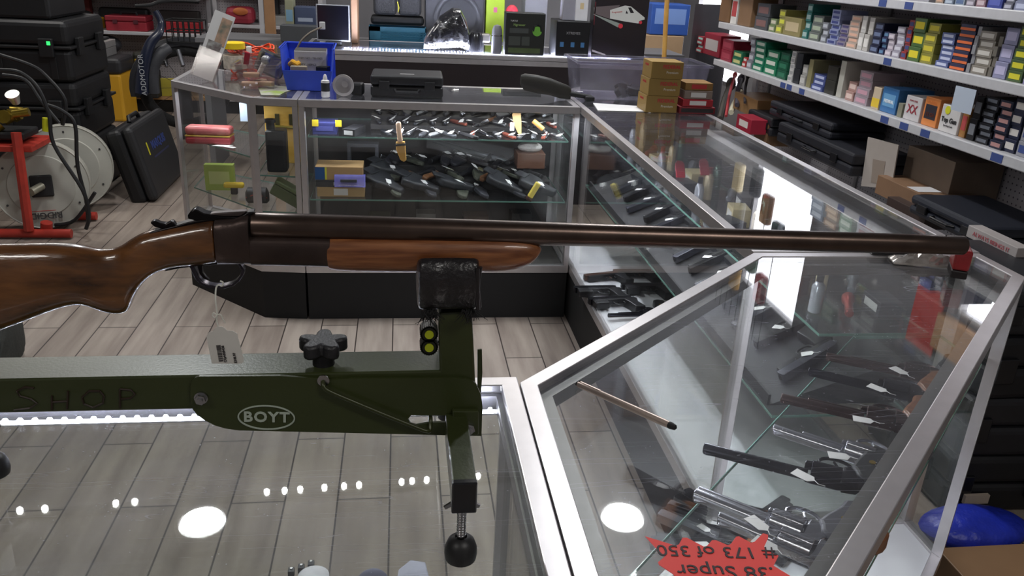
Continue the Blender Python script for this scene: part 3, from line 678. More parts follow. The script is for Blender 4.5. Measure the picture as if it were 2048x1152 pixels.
MB().lathe([(.002, 0), (.0032, .0005), (.0034, .003)], 16, Mp).build('end_plug', BLACKM, pen, smooth=True)
MB().box(-.0012, .0012, .0046, .0056, .004, .042, Mp).box(-.0012, .0012, .0036, .0056, .004, .007, Mp).build('pocket_clip', GOLDM, pen)
sz = TOP + .0013
pts = [(1290, 1073), (1352, 1092), (1358, 1089), (1365, 1076), (1374, 1076), (1408, 1094), (1414, 1092), (1424, 1081), (1432, 1081), (1456, 1091), (1462, 1088), (1472, 1074), (1478, 1073), (1502, 1086), (1509, 1084), (1526, 1067), (1536, 1070), (1536, 1077), (1528, 1094), (1532, 1100), (1557, 1112), (1547, 1132), (1580, 1152), (1600, 1165), (1575, 1178),
       (1585, 1200), (1550, 1196), (1540, 1215), (1500, 1200), (1470, 1220), (1440, 1200), (1400, 1215), (1385, 1190), (1350, 1190), (1356, 1160), (1345, 1148), (1318, 1130), (1316, 1125), (1330, 1113), (1310, 1095)]
q = [PX(a, b, Z=sz) for a, b in pts]; star_ = thing('price_star', 'red starburst paper price sign lying upside down on corner case glass', 'price sign', PX(1440, 1140, Z=sz)); so = star_.location.copy()
MB().prism([(p.x - so.x, p.y - so.y) for p in q], .0004).build('star_card', mat('ef4a44', .6), star_)
INK = mat('33252a', .6)
ax = PX(1340, 1112, Z=sz) - PX(1535, 1118, Z=sz); up = Vector((-ax.y, ax.x, 0))
text('handwriting', '# 173 of 350', .024, INK, basis(PX(1432, 1104, Z=sz) - so + Vector((0, 0, .0007)), ax, up), star_, space=1.0)
text('handwriting', '.38 Super', .026, INK, basis(PX(1452, 1144, Z=sz) - so + Vector((0, 0, .0007)), ax, up), star_)

# ------------------------------------------------------------------ prototypes: handguns, knives, boxes
def PJ(p):
    d = Vector(p) - Vector((0, 0, CAMH)); z = d.dot(CF); return 1024 + FPX * d.dot(CR) / z, 576 - FPX * d.dot(CU) / z
def y_at(px, X, z):
    a, b = 1.2, 9.
    for _ in range(40):
        c = (a + b) / 2
        if PJ((X, c, z))[0] > px: a = c
        else: b = c
    return (a + b) / 2
WOODG = mat('7b4a28', .4, 0, .2, 30, stretch=(1, 6, 1), coat=.3)
STAG = mat('c9b48a', .5, 0, .15, 40)
TAGM = mat('e8e6e4', .7)
def tagcard(parent, x, y, z, rz=0., s=1.):
    M = Matrix.Translation((x, y, z)) @ Matrix.Rotation(rz, 4, 'Z')
    b = MB(); b.prism([(0, 0), (.022 * s, -.003 * s), (.024 * s, .012 * s), (.003 * s, .014 * s), (-.003 * s, .007 * s)], .0006, M)
    b.tube([M @ Vector((-.001, .006, .0003)), M @ Vector((-.009 * s, .012 * s, .002)), M @ Vector((-.016 * s, .008 * s, 0))], .0006, 4)
    return b.build('price_tag', TAGM, parent)
def pistol(name, label, slide_m, frame_m, grip_m, L=.19, tagp=True, light=False, fat=1.):
    t = thing(name, label, 'handgun'); k = L / .19
    b = MB(); b.prism([(0, 0), (.185 * k, 0), (.190 * k, .004), (.190 * k, .022 * k), (.186 * k, .026 * k), (.01, .026 * k), (-.004, .02 * k)], .024, None, .0035)
    for i in range(6): b.box(.006 + i * .0045, .008 + i * .0045, .004, .024 * k, .003, .028)
    b.build('slide', slide_m, t, bevel=.0015)
    b = MB(); b.prism([(-.006, .0), (-.002, -.012), (.150 * k, -.016), (.176 * k, -.014), (.178 * k, .001), (-.004, .001)], .024, None, .0035); b.build('frame', frame_m, t, bevel=.002)
    b = MB(); b.prism([(-.012, -.002), (.040 * k, -.014), (.030 * k, -.05 * k), (.022 * k, -.10 * k), (-.018 * k, -.106 * k), (-.022 * k, -.10 * k), (-.010 * k, -.05 * k), (-.018, -.016)], .027 * fat, None, .002); b.build('grip', grip_m, t, bevel=.004)
    g = [Vector((.042 * k, -.015, .0155)), Vector((.040 * k, -.035 * k, .0155)), Vector((.052 * k, -.044 * k, .0155)), Vector((.075 * k, -.043 * k, .0155)), Vector((.086 * k, -.034 * k, .0155)), Vector((.088 * k, -.015, .0155))]
    MB().tube(smooth(g, 4), .0035, 8).build('trigger_guard', frame_m, t, smooth=True)
    MB().tube([(.066 * k, -.014, .0155), (.063 * k, -.026, .0155), (.067 * k, -.036, .0155)], .0025, 6).build('trigger', slide_m, t)
    MB().cyl((.188 * k, .014 * k, .0155), (.1912 * k, .014 * k, .0155), .0065, n=14).build('muzzle', BLACKM, t)
    if light: MB().box(.115 * k, .18 * k, -.045, -.017, .001, .03).build('rail_light', BLACKP, t, bevel=.005)
    if tagp: tagcard(t, .07, .004, .0292, RND.uniform(-1, 1), 1.25)
    return t
def revolver(name, label, m, grip_m, bl=.15, rib=True, tagp=True, lug=True, cm=None):
    """barrel along +X, grip toward -Y, lying on its side"""
    t = thing(name, label, 'handgun'); zc = .019
    b = MB(); b.cyl((.03, .0, zc), (bl, 0, zc), .0085, n=20)
    if rib: b.box(.03, bl - .002, .006, .0125, zc - .004, zc + .004)
    b.prism([(bl - .028, .009), (bl - .003, .009), (bl - .006, .018), (bl - .012, .018)], .003, None, zc - .0015)
    if lug: b.cyl((.03, -.013, zc), (bl - (.0 if lug == 2 else .045), -.013, zc), .006, n=14); b.box(.03, bl - (.002 if lug == 2 else .05), -.012, 0, zc - .005, zc + .005)
    b.build('barrel', m, t, smooth=True, bevel=.0007)
    MB().cyl((bl - .001, 0, zc), (bl + .0006, 0, zc), .0048, n=14).build('muzzle', BLACKM, t)
    b = MB(); N_ = 48; pr = []
    for i in range(N_):
        a = 2 * PI * i / N_; fl = max(0, math.cos(6 * a)) ** 3; r = .0188 - .0035 * fl; pr.append((r * math.cos(a), r * math.sin(a)))
    M = Matrix(((0, 0, 1, -.018), (1, 0, 0, -.010), (0, 1, 0, zc), (0, 0, 0, 1))); b.prism(pr, .044, M); b.build('cylinder', cm or m, t, smooth=True, bevel=.0008)
    b = MB(); b.prism([(.032, .014), (-.022, .014), (-.040, .010), (-.050, -.006), (-.052, -.028), (-.030, -.036), (.012, -.036), (.036, -.030), (.036, -.022), (.029, -.0235), (-.0185, -.0325), (-.0205, .0085), (.0285, .0085), (.034, .0085)], .013, None, zc - .0065)
    b.prism([(-.0205, .012), (-.042, .008), (-.052, -.012), (-.054, -.034), (-.0205, -.034)], .02, None, zc - .010); b.build('frame', m, t, bevel=.0015)
    b = MB(); b.prism([(-.040, -.014), (-.056, -.004), (-.064, -.020), (-.074, -.052), (-.092, -.088), (-.094, -.104), (-.066, -.118), (-.048, -.108), (-.046, -.085), (-.036, -.058), (-.030, -.036), (-.036, -.028)], .029, None, zc - .0145); b.build('grip', grip_m, t, smooth=True, bevel=.0055, seg=3)
    MB().cyl((-.060, -.058, zc + .0142), (-.060, -.058, zc + .0156), .005, n=12).build('medallion', mat('b59a4a', .3, .9), t)
    MB().prism([(-.046, .004), (-.058, .022), (-.066, .021), (-.062, .010), (-.056, -.004)], .007, None, zc - .0035).build('hammer', m, t, bevel=.001)
    g = [Vector((.012, -.034, zc)), Vector((.016, -.050, zc)), Vector((.004, -.062, zc)), Vector((-.018, -.062, zc)), Vector((-.033, -.050, zc)), Vector((-.036, -.036, zc))]
    MB().tube(smooth(g, 5), .0028, 8).build('trigger_guard', m, t, smooth=True)
    MB().tube([(-.006, -.033, zc), (-.011, -.045, zc), (-.006, -.055, zc)], .0022, 6).build('trigger', m, t)
    if tagp:
        tagcard(t, .02, .022, .03, RND.uniform(-.6, .6), 1.3)
    return t
def folding_knife(name, label, m, m2):
    t = thing(name, label, 'knife')
    b = MB(); b.prism([(-.055, -.008), (-.03, -.011), (.02, -.008), (.052, -.009), (.058, 0), (.05, .009), (.0, .010), (-.05, .009), (-.06, .0)], .011, None, 0); b.build('handle', m, t, bevel=.003)
    MB().prism([(-.045, .006), (.05, .006), (.045, .014), (-.03, .013)], .0025, None, .004).build('blade', STEEL, t)
    MB().prism([(.0, -.003), (.05, -.003), (.05, .003), (.0, .003)], .0015, None, .0112).build('pocket_clip', m2, t)
    return t
def open_knife(name, label, hm, L=.13):
    t = thing(name, label, 'knife')
    MB().prism([(0, -.014), (L * .7, -.013), (L, .004), (L * .8, .012), (0, .010)], .003, None, .006).build('blade', STEEL, t, bevel=.001)
    MB().prism([(-.11, -.012), (-.06, -.010), (-.01, -.013), (0, -.014), (0, .012), (-.05, .012), (-.1, .014), (-.115, .004)], .016, None, 0).build('handle', hm, t, bevel=.005)
    MB().prism([(-.004, -.02), (.003, -.02), (.003, .018), (-.004, .018)], .014, None, .001).build('guard', STEEL, t, bevel=.001)
    return t
def sheath(name, label, m, hm, s=1.):
    t = thing(name, label, 'knife')
    MB().prism([(-.09 * s, -.022 * s), (-.02 * s, -.024 * s), (.01 * s, -.024 * s), (.01 * s, .024 * s), (-.03 * s, .026 * s), (-.088 * s, .01 * s), (-.1 * s, -.008 * s)], .014, None, 0).build('sheath', m, t, bevel=.004)
    MB().prism([(.01 * s, -.014 * s), (.06 * s, -.011 * s), (.11 * s, -.014 * s), (.115 * s, .0), (.108 * s, .014 * s), (.01 * s, .014 * s)], .019, None, 0).build('handle', hm, t, bevel=.006)
    MB().prism([(-.012 * s, -.026 * s), (.0, -.026 * s), (.0, .026 * s), (-.012 * s, .026 * s)], .018, None, -.0005).build('strap', BLACKM, t, bevel=.002)
    return t
def holster(name, label, m):
    t = thing(name, label, 'holster')
    MB().prism([(-.06, .03), (-.055, -.02), (-.03, -.06), (-.015, -.11), (.02, -.11), (.03, -.05), (.06, -.02), (.065, .035), (.0, .045)], .03, None, 0).build('pouch', m, t, bevel=.009, seg=3)
    MB().prism([(-.03, .02), (.03, .02), (.028, .065), (-.028, .065)], .008, None, .026).build('belt_loop', m, t, bevel=.003)
    return t
def torch_(name, label, m):
    t = thing(name, label, 'flashlight')
    MB().lathe([(.008, 0), (.0105, .002), (.0105, .075), (.012, .08), (.0165, .095), (.0165, .115), (.014, .116)], 16, Matrix.Translation((-.06, 0, .0168)) @ Matrix.Rotation(PI / 2, 4, 'Y')).build('body', m, t, smooth=True)
    MB().cyl((.0555, 0, .0168), (.0562, 0, .0168), .013, n=16).build('lens', mat('c8d2da', .1), t)
    return t
def cartonbox(name, label, cat, cx, cy, z, dx, dy, dz, col, lab=None, face='-x', lh=.5, lw=.7, rz=0., group=None, txt=None, tcol='2a2a30', band=None, rough=.5, lz=.5):
    t = thing(name, label, cat, (cx, cy, z), rz, group)
    MB().box(-dx / 2, dx / 2, -dy / 2, dy / 2, 0, dz).build('carton', mat(col, rough, 0, .05, 12), t, bevel=min(dx, dy, dz) * .03)
    if lab or band:
        c2 = lab or band; 
        if face == '-x':
            x = -dx / 2 - .0004; MB().box(x - .0004, x + .0003, -dy / 2 * lw, dy / 2 * lw, dz * (lz - lh / 2), dz * (lz + lh / 2)).build('printed_label', mat(c2, .6), t)
        else:
            y = -dy / 2 - .0004; MB().box(-dx / 2 * lw, dx / 2 * lw, y - .0004, y + .0003, dz * (lz - lh / 2), dz * (lz + lh / 2)).build('printed_label', mat(c2, .6), t)
    if txt:
        M = basis((-dx / 2 - .001, 0, dz * lz), (0, -1, 0), (0, 0, 1)) if face == '-x' else basis((0, -dy / 2 - .001, dz * lz), (1, 0, 0), (0, 0, 1))
        w_ = dy if face == '-x' else dx; text('lettering', txt, min(dz * .42, w_ * 1.25 / max(3, len(txt))), mat(tcol, .6), M, t)
    return t

# ------------------------------------------------------------------ ammunition wall: shelving
SX, SD = 2.1, .34
sh = thing('wall_shelving', 'white metal wall shelving with pegboard back holding ammunition boxes', 'shelving', (SX + SD, 3.75, 0))
SHW = mat('c6c5c8', .4, .15, .04, 10)
o_ = sh.location
MB().box(0, .02, -2.0, 1.75, .1, 1.52).build('pegboard', PEG, sh)
MB().box(.0, .03, 1.78, 1.84, 0, 1.54).build('upright', SHW, sh)
for y in (-1.9, -.95, .3, 1.55): MB().box(-.012, 0, y - .012, y + .012, .1, 1.53).build('slotted_strip', ALUD, sh)
SZ = {1: .975, 2: 1.212, 3: 1.445}
for k, z in SZ.items():
    b = MB(); b.box(-SD, -.013, -2.0, 1.72, z - .012, z)
    b.build('shelf', SHW, sh, bevel=.001)
    MB().box(-SD - .012, -SD - .0005, -2.0, 1.72, z - .035, z + .004).build('shelf_lip', mat('d0cfd2', .3, .1, .05, 30), sh, bevel=.004)
MB().box(-SD - .08, -.013, -2.0, 1.72, .42, .45).build('base_shelf', SHW, sh); MB().box(-SD - .06, -.013, -2.0, 1.72, .0, .42).build('base_front', mat('3a383a', .7), sh)
b = MB()
for x, y0, y1, k in ((0, 0, 0, 1),): pass
TP = mat('3c4f8c', .7)
for k, py in ((1, 3.2), (1, 3.35), (1, 4.15), (1, 4.3), (1, 4.38), (1, 2.62), (1, 3.05), (2, 3.42), (3, 3.55), (3, 3.35)):
    MB().box(-SD - .0135, -SD - .0122, py - 3.75 - .03, py - 3.75 + .03, SZ[k] - .03, SZ[k] - .002).build('blue_tape', TP, sh)

# ammunition boxes: (px0, px1, top py, rows, colour, label colour, kind words, text, text colour)
S2 = [(1437, 1458, -24, 1, '7a5a3c', None, 'tall brown carton', None), (1460, 1472, -22, 1, 'd8d5d0', 'b8484a', 'tall white carton', None), (1474, 1500, -10, 1, '84664a', None, 'wide brown carton', None), (1508, 1534, 6, 2, '4a4c50', '7d5a55', 'dark grey cartridge box', None),
      (1537, 1549, 37, 2, '77885f', 'cfc7b4', 'green and cream cartridge box', None), (1551, 1563, 18, 3, '9a9452', 'd9d94a', 'yellow-green cartridge box', None), (1565, 1600, 34, 1, '8d8254', 'c0ae88', 'olive cartridge carton', None),
      (1604, 1614, 6, 4, '2f6f69', '9fb5b0', 'teal cartridge box', None), (1617, 1638, 30, 3, '666b66', 'a9b39c', 'grey-green cartridge box', None), (1641, 1652, 44, 3, '7f8187', 'b9bdc4', 'pale grey cartridge box', None),
      (1654, 1671, 18, 7, '8b92b4', '39427c', 'blue and white cartridge box', None), (1674, 1690, 48, 5, '8d8493', '514a78', 'purple and grey cartridge box', None), (1692, 1712, 30, 6, 'b9a79a', 'e0b29a', 'salmon-fronted cartridge box', None), (1714, 1724, 30, 2, 'c4c0bb', 'e6e2dc', 'tall off-white box', None), (1725, 1735, 33, 2, 'b9b4ae', 'e0dcd6', 'tall cream box', None),
      (1739, 1756, 44, 4, '1f2440', '6b7796', 'navy cartridge box', None), (1758, 1768, 62, 4, '2b3157', '5f86a8', 'small navy cartridge box', None), (1770, 1782, 66, 4, 'b3a9b4', 'd9cfd6', 'lilac-white cartridge box', None), (1784, 1799, 52, 5, 'a9a4b1', 'd4d2da', 'pale lilac cartridge box', None),
      (1802, 1812, 38, 5, '9c3a3a', '3f4a7c', 'red and blue cartridge box', None), (1814, 1838, 34, 3, '4c6a3a', 'e2cf2e', 'yellow and green cartridge box', None), (1840, 1864, 44, 4, '8f8a3e', 'd2c23a', 'dull yellow cartridge box', None),
      (1871, 1897, 64, 6, '5b6796', 'c6cbe2', 'blue box with white lettering', None), (1900, 1930, 46, 7, '33344f', 'e0703e', 'navy box with orange band', None), (1933, 1940, 50, 5, '8f8f93', None, 'thin grey box', None), (1942, 1974, 60, 5, '8a8379', 'cfcac2', 'taupe cartridge box', None),
      (1976, 1984, 70, 4, '6f6a61', None, 'narrow taupe box', None), (1986, 2012, 52, 3, '8f8fae', 'bcb7d6', 'lilac cartridge box', None), (2014, 2044, 50, 5, '49603a', 'd8cf30', 'green box with yellow stripe', None), (2047, 2080, 60, 5, '8d89ae', 'c3bfdc', 'pale violet cartridge box', None), (2083, 2120, 60, 4, 'b04038', 'e2ddd8', 'red cartridge box', None)]
S1 = [(1392, 1403, 72, 4, '8f3038', '9fc4bd', 'red-edged box with teal label', None), (1405, 1438, 66, 1, '8c1f30', 'b3aaa8', 'large maroon carton', None), (1441, 1462, 78, 2, '93253a', 'a33a4c', 'maroon cartridge box', None),
      (1464, 1482, 102, 2, '1f6a4c', 'c4c17e', 'green box with cream label', None), (1484, 1491, 114, 2, 'b23a3a', 'd8d5cd', 'narrow red box', None), (1493, 1502, 74, 4, '86868f', 'c4c4cc', 'grey-fronted box', None), (1504, 1524, 80, 5, '1d7b5c', 'cfd6c8', 'bright green box with white label', None), (1527, 1551, 100, 3, '1d7a55', 'd3d8cb', 'wide green cartridge box', None), (1553, 1571, 104, 3, '16563f', '2b7558', 'dark green cartridge box', None),
      (1575, 1583, 100, 5, 'c9c8c6', '9a9a9c', 'narrow white-ended box', None), (1585, 1597, 104, 2, '23252b', None, 'tall black carton', None), (1599, 1609, 128, 2, 'a3a19d', 'c3c1bd', 'off-white crumpled box', None), (1612, 1620, 116, 1, '8b8460', None, 'olive upright box', None), (1622, 1645, 148, 3, '4b568c', 'b8bfdd', 'blue box with white stripes', None),
      (1648, 1668, 130, 2, '35342f', None, 'black-brown carton', None), (1672, 1682, 118, 1, 'b9b6ac', None, 'whitish tall package', None), (1690, 1706, 162, 2, 'b48f87', 'e6ccc2', 'pink and white box', None), (1708, 1734, 140, 4, 'a3959d', 'cf9fae', 'pink-lettered grey box', None), 
      (1742, 1757, 172, 1, 'd3bfa6', 'e6c33a', 'cream box with yellow top band', None), (1759, 1791, 173, 1, '3f74ab', '6aa0cc', 'upright blue shotshell box', 'FEDERAL'), (1794, 1803, 205, 1, '8b8a78', None, 'small khaki box', None), (1806, 1838, 190, 1, 'cfcaca', None, 'white shotshell box with dark red emblem', 'XX'), (1842, 1872, 192, 1, 'e08a4a', '2a2630', 'orange and black shotshell box', '12 GA'),
      (1876, 1914, 208, 1, 'd6d2d0', None, 'white shotshell box with yellow round sticker', 'Top Gun'), (1918, 1930, 214, 1, 'a8763f', 'b84a4a', 'clear bag of mixed coloured shells', None), (1933, 1948, 188, 2, '15161a', '8f939b', 'tall black carton', None), (1951, 1976, 190, 7, '181a22', '7d828c', 'black box with grey label', None), (1979, 2004, 196, 6, '23283c', 'b98a86', 'dark navy box with pink label', None), (2007, 2030, 192, 4, '2a2e45', 'd8d2cc', 'dark box with white picture', None), (2033, 2060, 250, 2, '9a9aa2', '3c4f8c', 'grey carton', None), (2063, 2100, 200, 4, '3a4060', 'c9c9d2', 'slate blue cartridge box', None)]
S3 = [(1872, 1888, -60, 4, '9b8a7c', 'c9a38a', 'tan cartridge box', None), (1890, 1908, -50, 5, '7a8696', 'b7c2cf', 'grey-blue cartridge box', None), (1911, 1930, -50, 4, '9aa7b3', '5a6f95', 'pale blue cartridge box', None), (1933, 1950, -55, 5, '8d8790', 'c3bcc6', 'mauve cartridge box', None), (1953, 1972, -60, 4, '96767c', 'c9b6ba', 'dusty pink cartridge box', None), (1975, 2005, -60, 3, '3f4b93', '5964b0', 'royal blue carton', None), (2008, 2026, -50, 5, '6f6f7a', 'b9b9c6', 'grey cartridge box', None), (2029, 2060, -60, 4, '8b8fa8', 'c2c6dc', 'lavender cartridge box', None),
      (1700, 1730, -90, 3, '4a5f7a', 'c0c9d6', 'steel blue cartridge box', None), (1735, 1765, -90, 4, '87603f', 'd1b79a', 'brown cartridge box', None), (1770, 1800, -90, 3, '4a7a5a', 'cfd8c9', 'sea green cartridge box', None), (1810, 1860, -90, 3, 'a0a0a6', '8a3030', 'light grey carton', None)]
for zk, data, nm in ((2, S2, 'middle'), (1, S1, 'lower'), (3, S3, 'upper')):
    xs_ = sorted(d[0] for d in data)
    for (a, b, ty, n, col, lab, words, tx) in data:
        z0 = SZ[zk] + .0005; xf = SX + .03 + RND.uniform(0, .012)
        ya, yb = y_at(b, xf, z0 + .02), y_at(a, xf, z0 + .02); w_ = yb - ya
        zt2 = PX((a + b) / 2, ty, X=xf).z; zt2 = min(zt2, SZ.get(zk + 1, 1.62) - .045); h = (zt2 - z0) / n; pos = ORD[xs_.index(a)]
        for r in range(n):
            name = 'shotshell_box' if (n == 1 and tx) else 'cartridge_box'
            if 'carton' in words: name = 'carton'
            if 'bag' in words: name = 'shell_bag'
            where = ('stack %d' % 0) and ''
            if n == 1: lb = '%s, %s from the left on the %s ammunition shelf' % (words, pos, nm)
            else:
                lv = 'top' if r == n - 1 else 'bottom' if r == 0 else ORD[r] + '-up'
                lb = '%s, %s of %s stack from left, %s ammunition shelf' % (words, lv, pos, nm)
            if tx == 'XX' : lz_, lh_ = .5, .3
            dpt = .13 + RND.uniform(0, .05)
            t = cartonbox(name, lb, 'ammunition box' if name != 'carton' else 'carton', xf + dpt / 2 + (RND.uniform(0, .012) if r else 0), (ya + yb) / 2 + (RND.uniform(-.004, .004) if r else 0), z0 + r * h, dpt, w_ * .96, h * .985, col, lab, lh=.5 if 'band' not in words else .4, lw=.75 if 'band' not in words else 1.0,
                          lz=.5 if 'band' not in words else .3, group='ammunition boxes on the %s shelf' % nm, rough=.4)
            if tx:
                M = basis((-dpt / 2 - .0014, 0, h * (.45 if tx != '12 GA' else .4)), (0, -1, 0), (0, 0, 1))
                text('lettering', tx, {'FEDERAL': .019, 'XX': .05, '12 GA': .022, 'Top Gun': .026}[tx], mat({'FEDERAL': 'e8eef4', 'XX': '9c2f3c', '12 GA': '5a2410', 'Top Gun': '202024'}[tx], .6), M, t, bold=.0008)
                if tx == 'Top Gun': MB().cyl((-dpt / 2 - .002, .02, h * .8), (-dpt / 2 - .0006, .02, h * .8), .016, n=20).build('sticker', mat('d9d62a', .5), t)
                if tx == '12 GA': text('lettering', 'MAXXELL', .016, mat('e08a4a', .6), basis((-dpt / 2 - .0014, 0, h * .82), (0, -1, 0), (0, 0, 1)), t); 
                if tx == 'Top Gun': text('lettering', 'Sporting Load', .010, mat('303034', .6), basis((-dpt / 2 - .0014, 0, h * .25), (0, -1, 0), (0, 0, 1)), t)
                if tx == 'XX': text('lettering', 'DOVE QUAIL', .010, mat('9c2f3c', .6), basis((-dpt / 2 - .0014, 0, h * .8), (0, -1, 0), (0, 0, 1)), t)
# pale price paper hanging at the shelf above the top-gun box
q = PX(1927, 200, X=2.085)
tag(MB().box(2.0838, 2.0845, q.y - .06, q.y + .06, q.z - .045, q.z + .045).build('price_sheet', mat('b9c3d2', .7)), 'pale blue price sheet hanging in front of the middle ammunition shelf', 'price sheet')

# goods on the base shelf of the wall (z .45), authored by their picture place on the plane X
def low(name, label, cat, a, b, ty, by, X, dep, col, lab=None, face='-x', rz=0., bev=.01, rough=.5, kind='case', tx=None, tc='2a2a30'):
    p = PX(a, by, X=X); q = PX(b, by, X=X); z1 = PX((a + b) / 2, ty, X=X).z; z0 = PX((a + b) / 2, by, X=X).z
    yc = (p.y + q.y) / 2; w_ = abs(p.y - q.y)
    t = thing(name, label, cat, (X + dep / 2, yc, max(z0, .4505)), rz); z0 = max(z0, .4505); h = z1 - z0
    if kind == 'case':
        MB().box(-dep / 2, dep / 2, -w_ / 2, w_ / 2, 0, h * .48).build('base', mat(col, rough, 0, .1, 20), t, bevel=bev)
        MB().box(-dep / 2, dep / 2, -w_ / 2, w_ / 2, h * .5, h).build('lid', mat(col, rough, 0, .1, 20), t, bevel=bev)
        for s in (-.3, .3): MB().box(-dep / 2 - .008, -dep / 2 + .001, s * w_ - .03, s * w_ + .03, h * .3, h * .7).build('latch', BLACKS, t, bevel=.003)
        MB().tube([(-dep / 2, -.06, h * .4), (-dep / 2 - .02, -.05, h * .4), (-dep / 2 - .02, .05, h * .4), (-dep / 2, .06, h * .4)], .006, 8).build('handle', BLACKS, t)
    else:
        MB().box(-dep / 2, dep / 2, -w_ / 2, w_ / 2, 0, h).build('carton', mat(col, rough, 0, .08, 12), t, bevel=.002)
        if lab: MB().box(-dep / 2 - .0008, -dep / 2 - .0001, -w_ * .3, w_ * .3, h * .3, h * .75).build('printed_label', mat(lab, .6), t)
    if tx: text('lettering', tx, h * .5, mat(tc, .6), basis((-dep / 2 - .0014, 0, h * .5), (0, -1, 0), (0, 0, 1)), t)
    return t
gA = low('gun_case', 'black plastic pistol case at bottom of the case stack under the ammunition shelves', 'case', 1545, 1705, 272, 318, 2.06, .3, '1d1e25', bev=.012)
gB = low('gun_case', 'black plastic pistol case topping the case stack under the ammunition shelves', 'case', 1530, 1660, 236, 268, 2.1, .3, '22232b', bev=.012)
gB.location.z = max((gA.location.z + max(v.co.z for c in gA.children for v in c.data.vertices)) + .001, gB.location.z)
low('gun_case', 'flat black rifle case lying left of the pistol case stack', 'case', 1490, 1540, 225, 262, 2.12, .28, '1b1b21', bev=.012)
low('carton', 'open brown cardboard carton leaning at the far end under the shelves', 'carton', 1505, 1532, 238, 286, 2.12, .2, '6e5238', kind='box')
low('carton', 'small red box with white label under the far ammunition shelves', 'carton', 1470, 1500, 232, 262, 2.02, .1, '9c2036', 'd6cfc9', kind='box')
low('carton', 'brown flat box on cardboard at far end of the base shelf', 'carton', 1464, 1512, 190, 226, 2.16, .22, '8d6a45', kind='box')
t = low('carton', 'wide taupe carton with rounded end beside the white cardboard flap', 'carton', 1795, 1895, 300, 392, 2.2, .22, '6a5b4e', kind='box')
t = thing('cardboard_flap', 'pale cardboard flap standing open in front of taupe carton', 'cardboard', PX(1760, 378, X=2.12)); fo = t.location.copy()
q = [PX(a, b, X=2.12) - fo for a, b in ((1722, 372), (1736, 274), (1797, 290), (1790, 330), (1782, 378))]
MB().prism([(p.y, p.z) for p in q], .005, Matrix(((0, 0, 1, 0), (1, 0, 0, 0), (0, 1, 0, 0), (0, 0, 0, 1)))).build('sheet', mat('a49a92', .8, 0, .05, 9), t)
q = [PX(a, b, X=2.119) - fo for a, b in ((1742, 365), (1746, 318), (1771, 323), (1764, 368))]
MB().prism([(p.y, p.z) for p in q], .001, Matrix(((0, 0, 1, -.0015), (1, 0, 0, 0), (0, 1, 0, 0), (0, 0, 0, 1)))).build('glue_patch', mat('8a7c70', .8), t)
low('carton', 'long brown cardboard carton under the taupe carton, nearer the camera', 'carton', 1740, 1915, 382, 425, 2.08, .25, '80624a', kind='box')
low('carton', 'dark crushed carton between cardboard carton and black rifle case', 'carton', 1765, 1850, 408, 440, 2.03, .14, '3a2c28', kind='box')
g2 = low('gun_case', 'black rifle case with white and red sticker on the base shelf', 'case', 1805, 1972, 418, 462, 1.98, .32, '1a1d27', bev=.015)
MB().box(-.1, .0, .12, .20, 0, .0012, Matrix.Translation((-.02, .12, PX(1890, 418, X=1.98).z - g2.location.z + .001))).build('sticker', mat('c9c6c6', .6), g2)
low('carton', 'long white and red slim carton with lettering beyond the muzzle', 'carton', 1925, 2036, 470, 497, 1.9, .05, 'a79f9c', kind='box', tx='ALWAYS BRINGS IT', tc='b0525a')
MB()
# small leaning things at the far end, against the window light
for k, (a, b, c_, d_, r, col, nm_, lb) in enumerate([
    (1440, 238, 1462, 168, .022, '3c3730', 'rifle_sling', 'dark folded rifle sling leaning at far end of base shelf'), (1452, 232, 1470, 150, .010, 'b03038', 'cleaning_rod', 'red cleaning rod leaning beneath the far ammunition shelf'),
    (1474, 210, 1482, 158, .016, '4a4650', 'tool_bit', 'dark grey plastic tool hanging below far ammunition shelf'), (1490, 205, 1496, 152, .009, '38343a', 'hook_tool', 'thin black hook tool hanging below far ammunition shelf'),
    (1462, 225, 1480, 190, .018, 'd2cdb4', 'paper_roll', 'crumpled cream paper roll leaning at far end of base shelf')]):
    p, q = PX(a, b, X=2.14), PX(c_, d_, X=2.3)
    p.z = max(p.z, .46)
    t = thing(nm_, lb, nm_.split('_')[1], p); MB().tube(smooth([Vector((0, 0, 0)), (q - p) * .5 + Vector((0, .02, 0)), q - p]), r, 8).build('shaft', mat(col, .5), t, smooth=True)
    MB().ball(q - p, r * 1.7, 6, sc=(1, .6, 1.3)).build('end', mat(col, .5, 0, .2), t, smooth=True)
# curved grey metal sheet standing at the shelving end
t = thing('metal_sheet', 'curved grey sheet metal standing at far end of ammunition shelving', 'sheet metal', (2.1, 6.0, .0))
MB().prism([(.34 * math.sin(a * .1), .16 - .16 * math.cos(a * .1)) for a in range(0, 16)] + [(.335 * math.sin(a * .1), .165 - .16 * math.cos(a * .1)) for a in range(15, -1, -1)], 1.3, None, 0).build('sheet', mat('77777c', .3, .7, .1, 6), t, smooth=True)
t = thing('broom', 'yellow wooden broom handle leaning behind the clear storage tote', 'broom', (1.62, 4.9, 0)); MB().cyl((0, 0, .1), (-.08, .05, 1.6), .014, n=12).build('handle', mat('c98f3c', .4, 0, col2='e0b060', nscale=10), t, smooth=True); MB().box(-.14, .14, -.03, .03, 0, .1).build('brush', mat('d8d4cc', .8), t, bevel=.01)
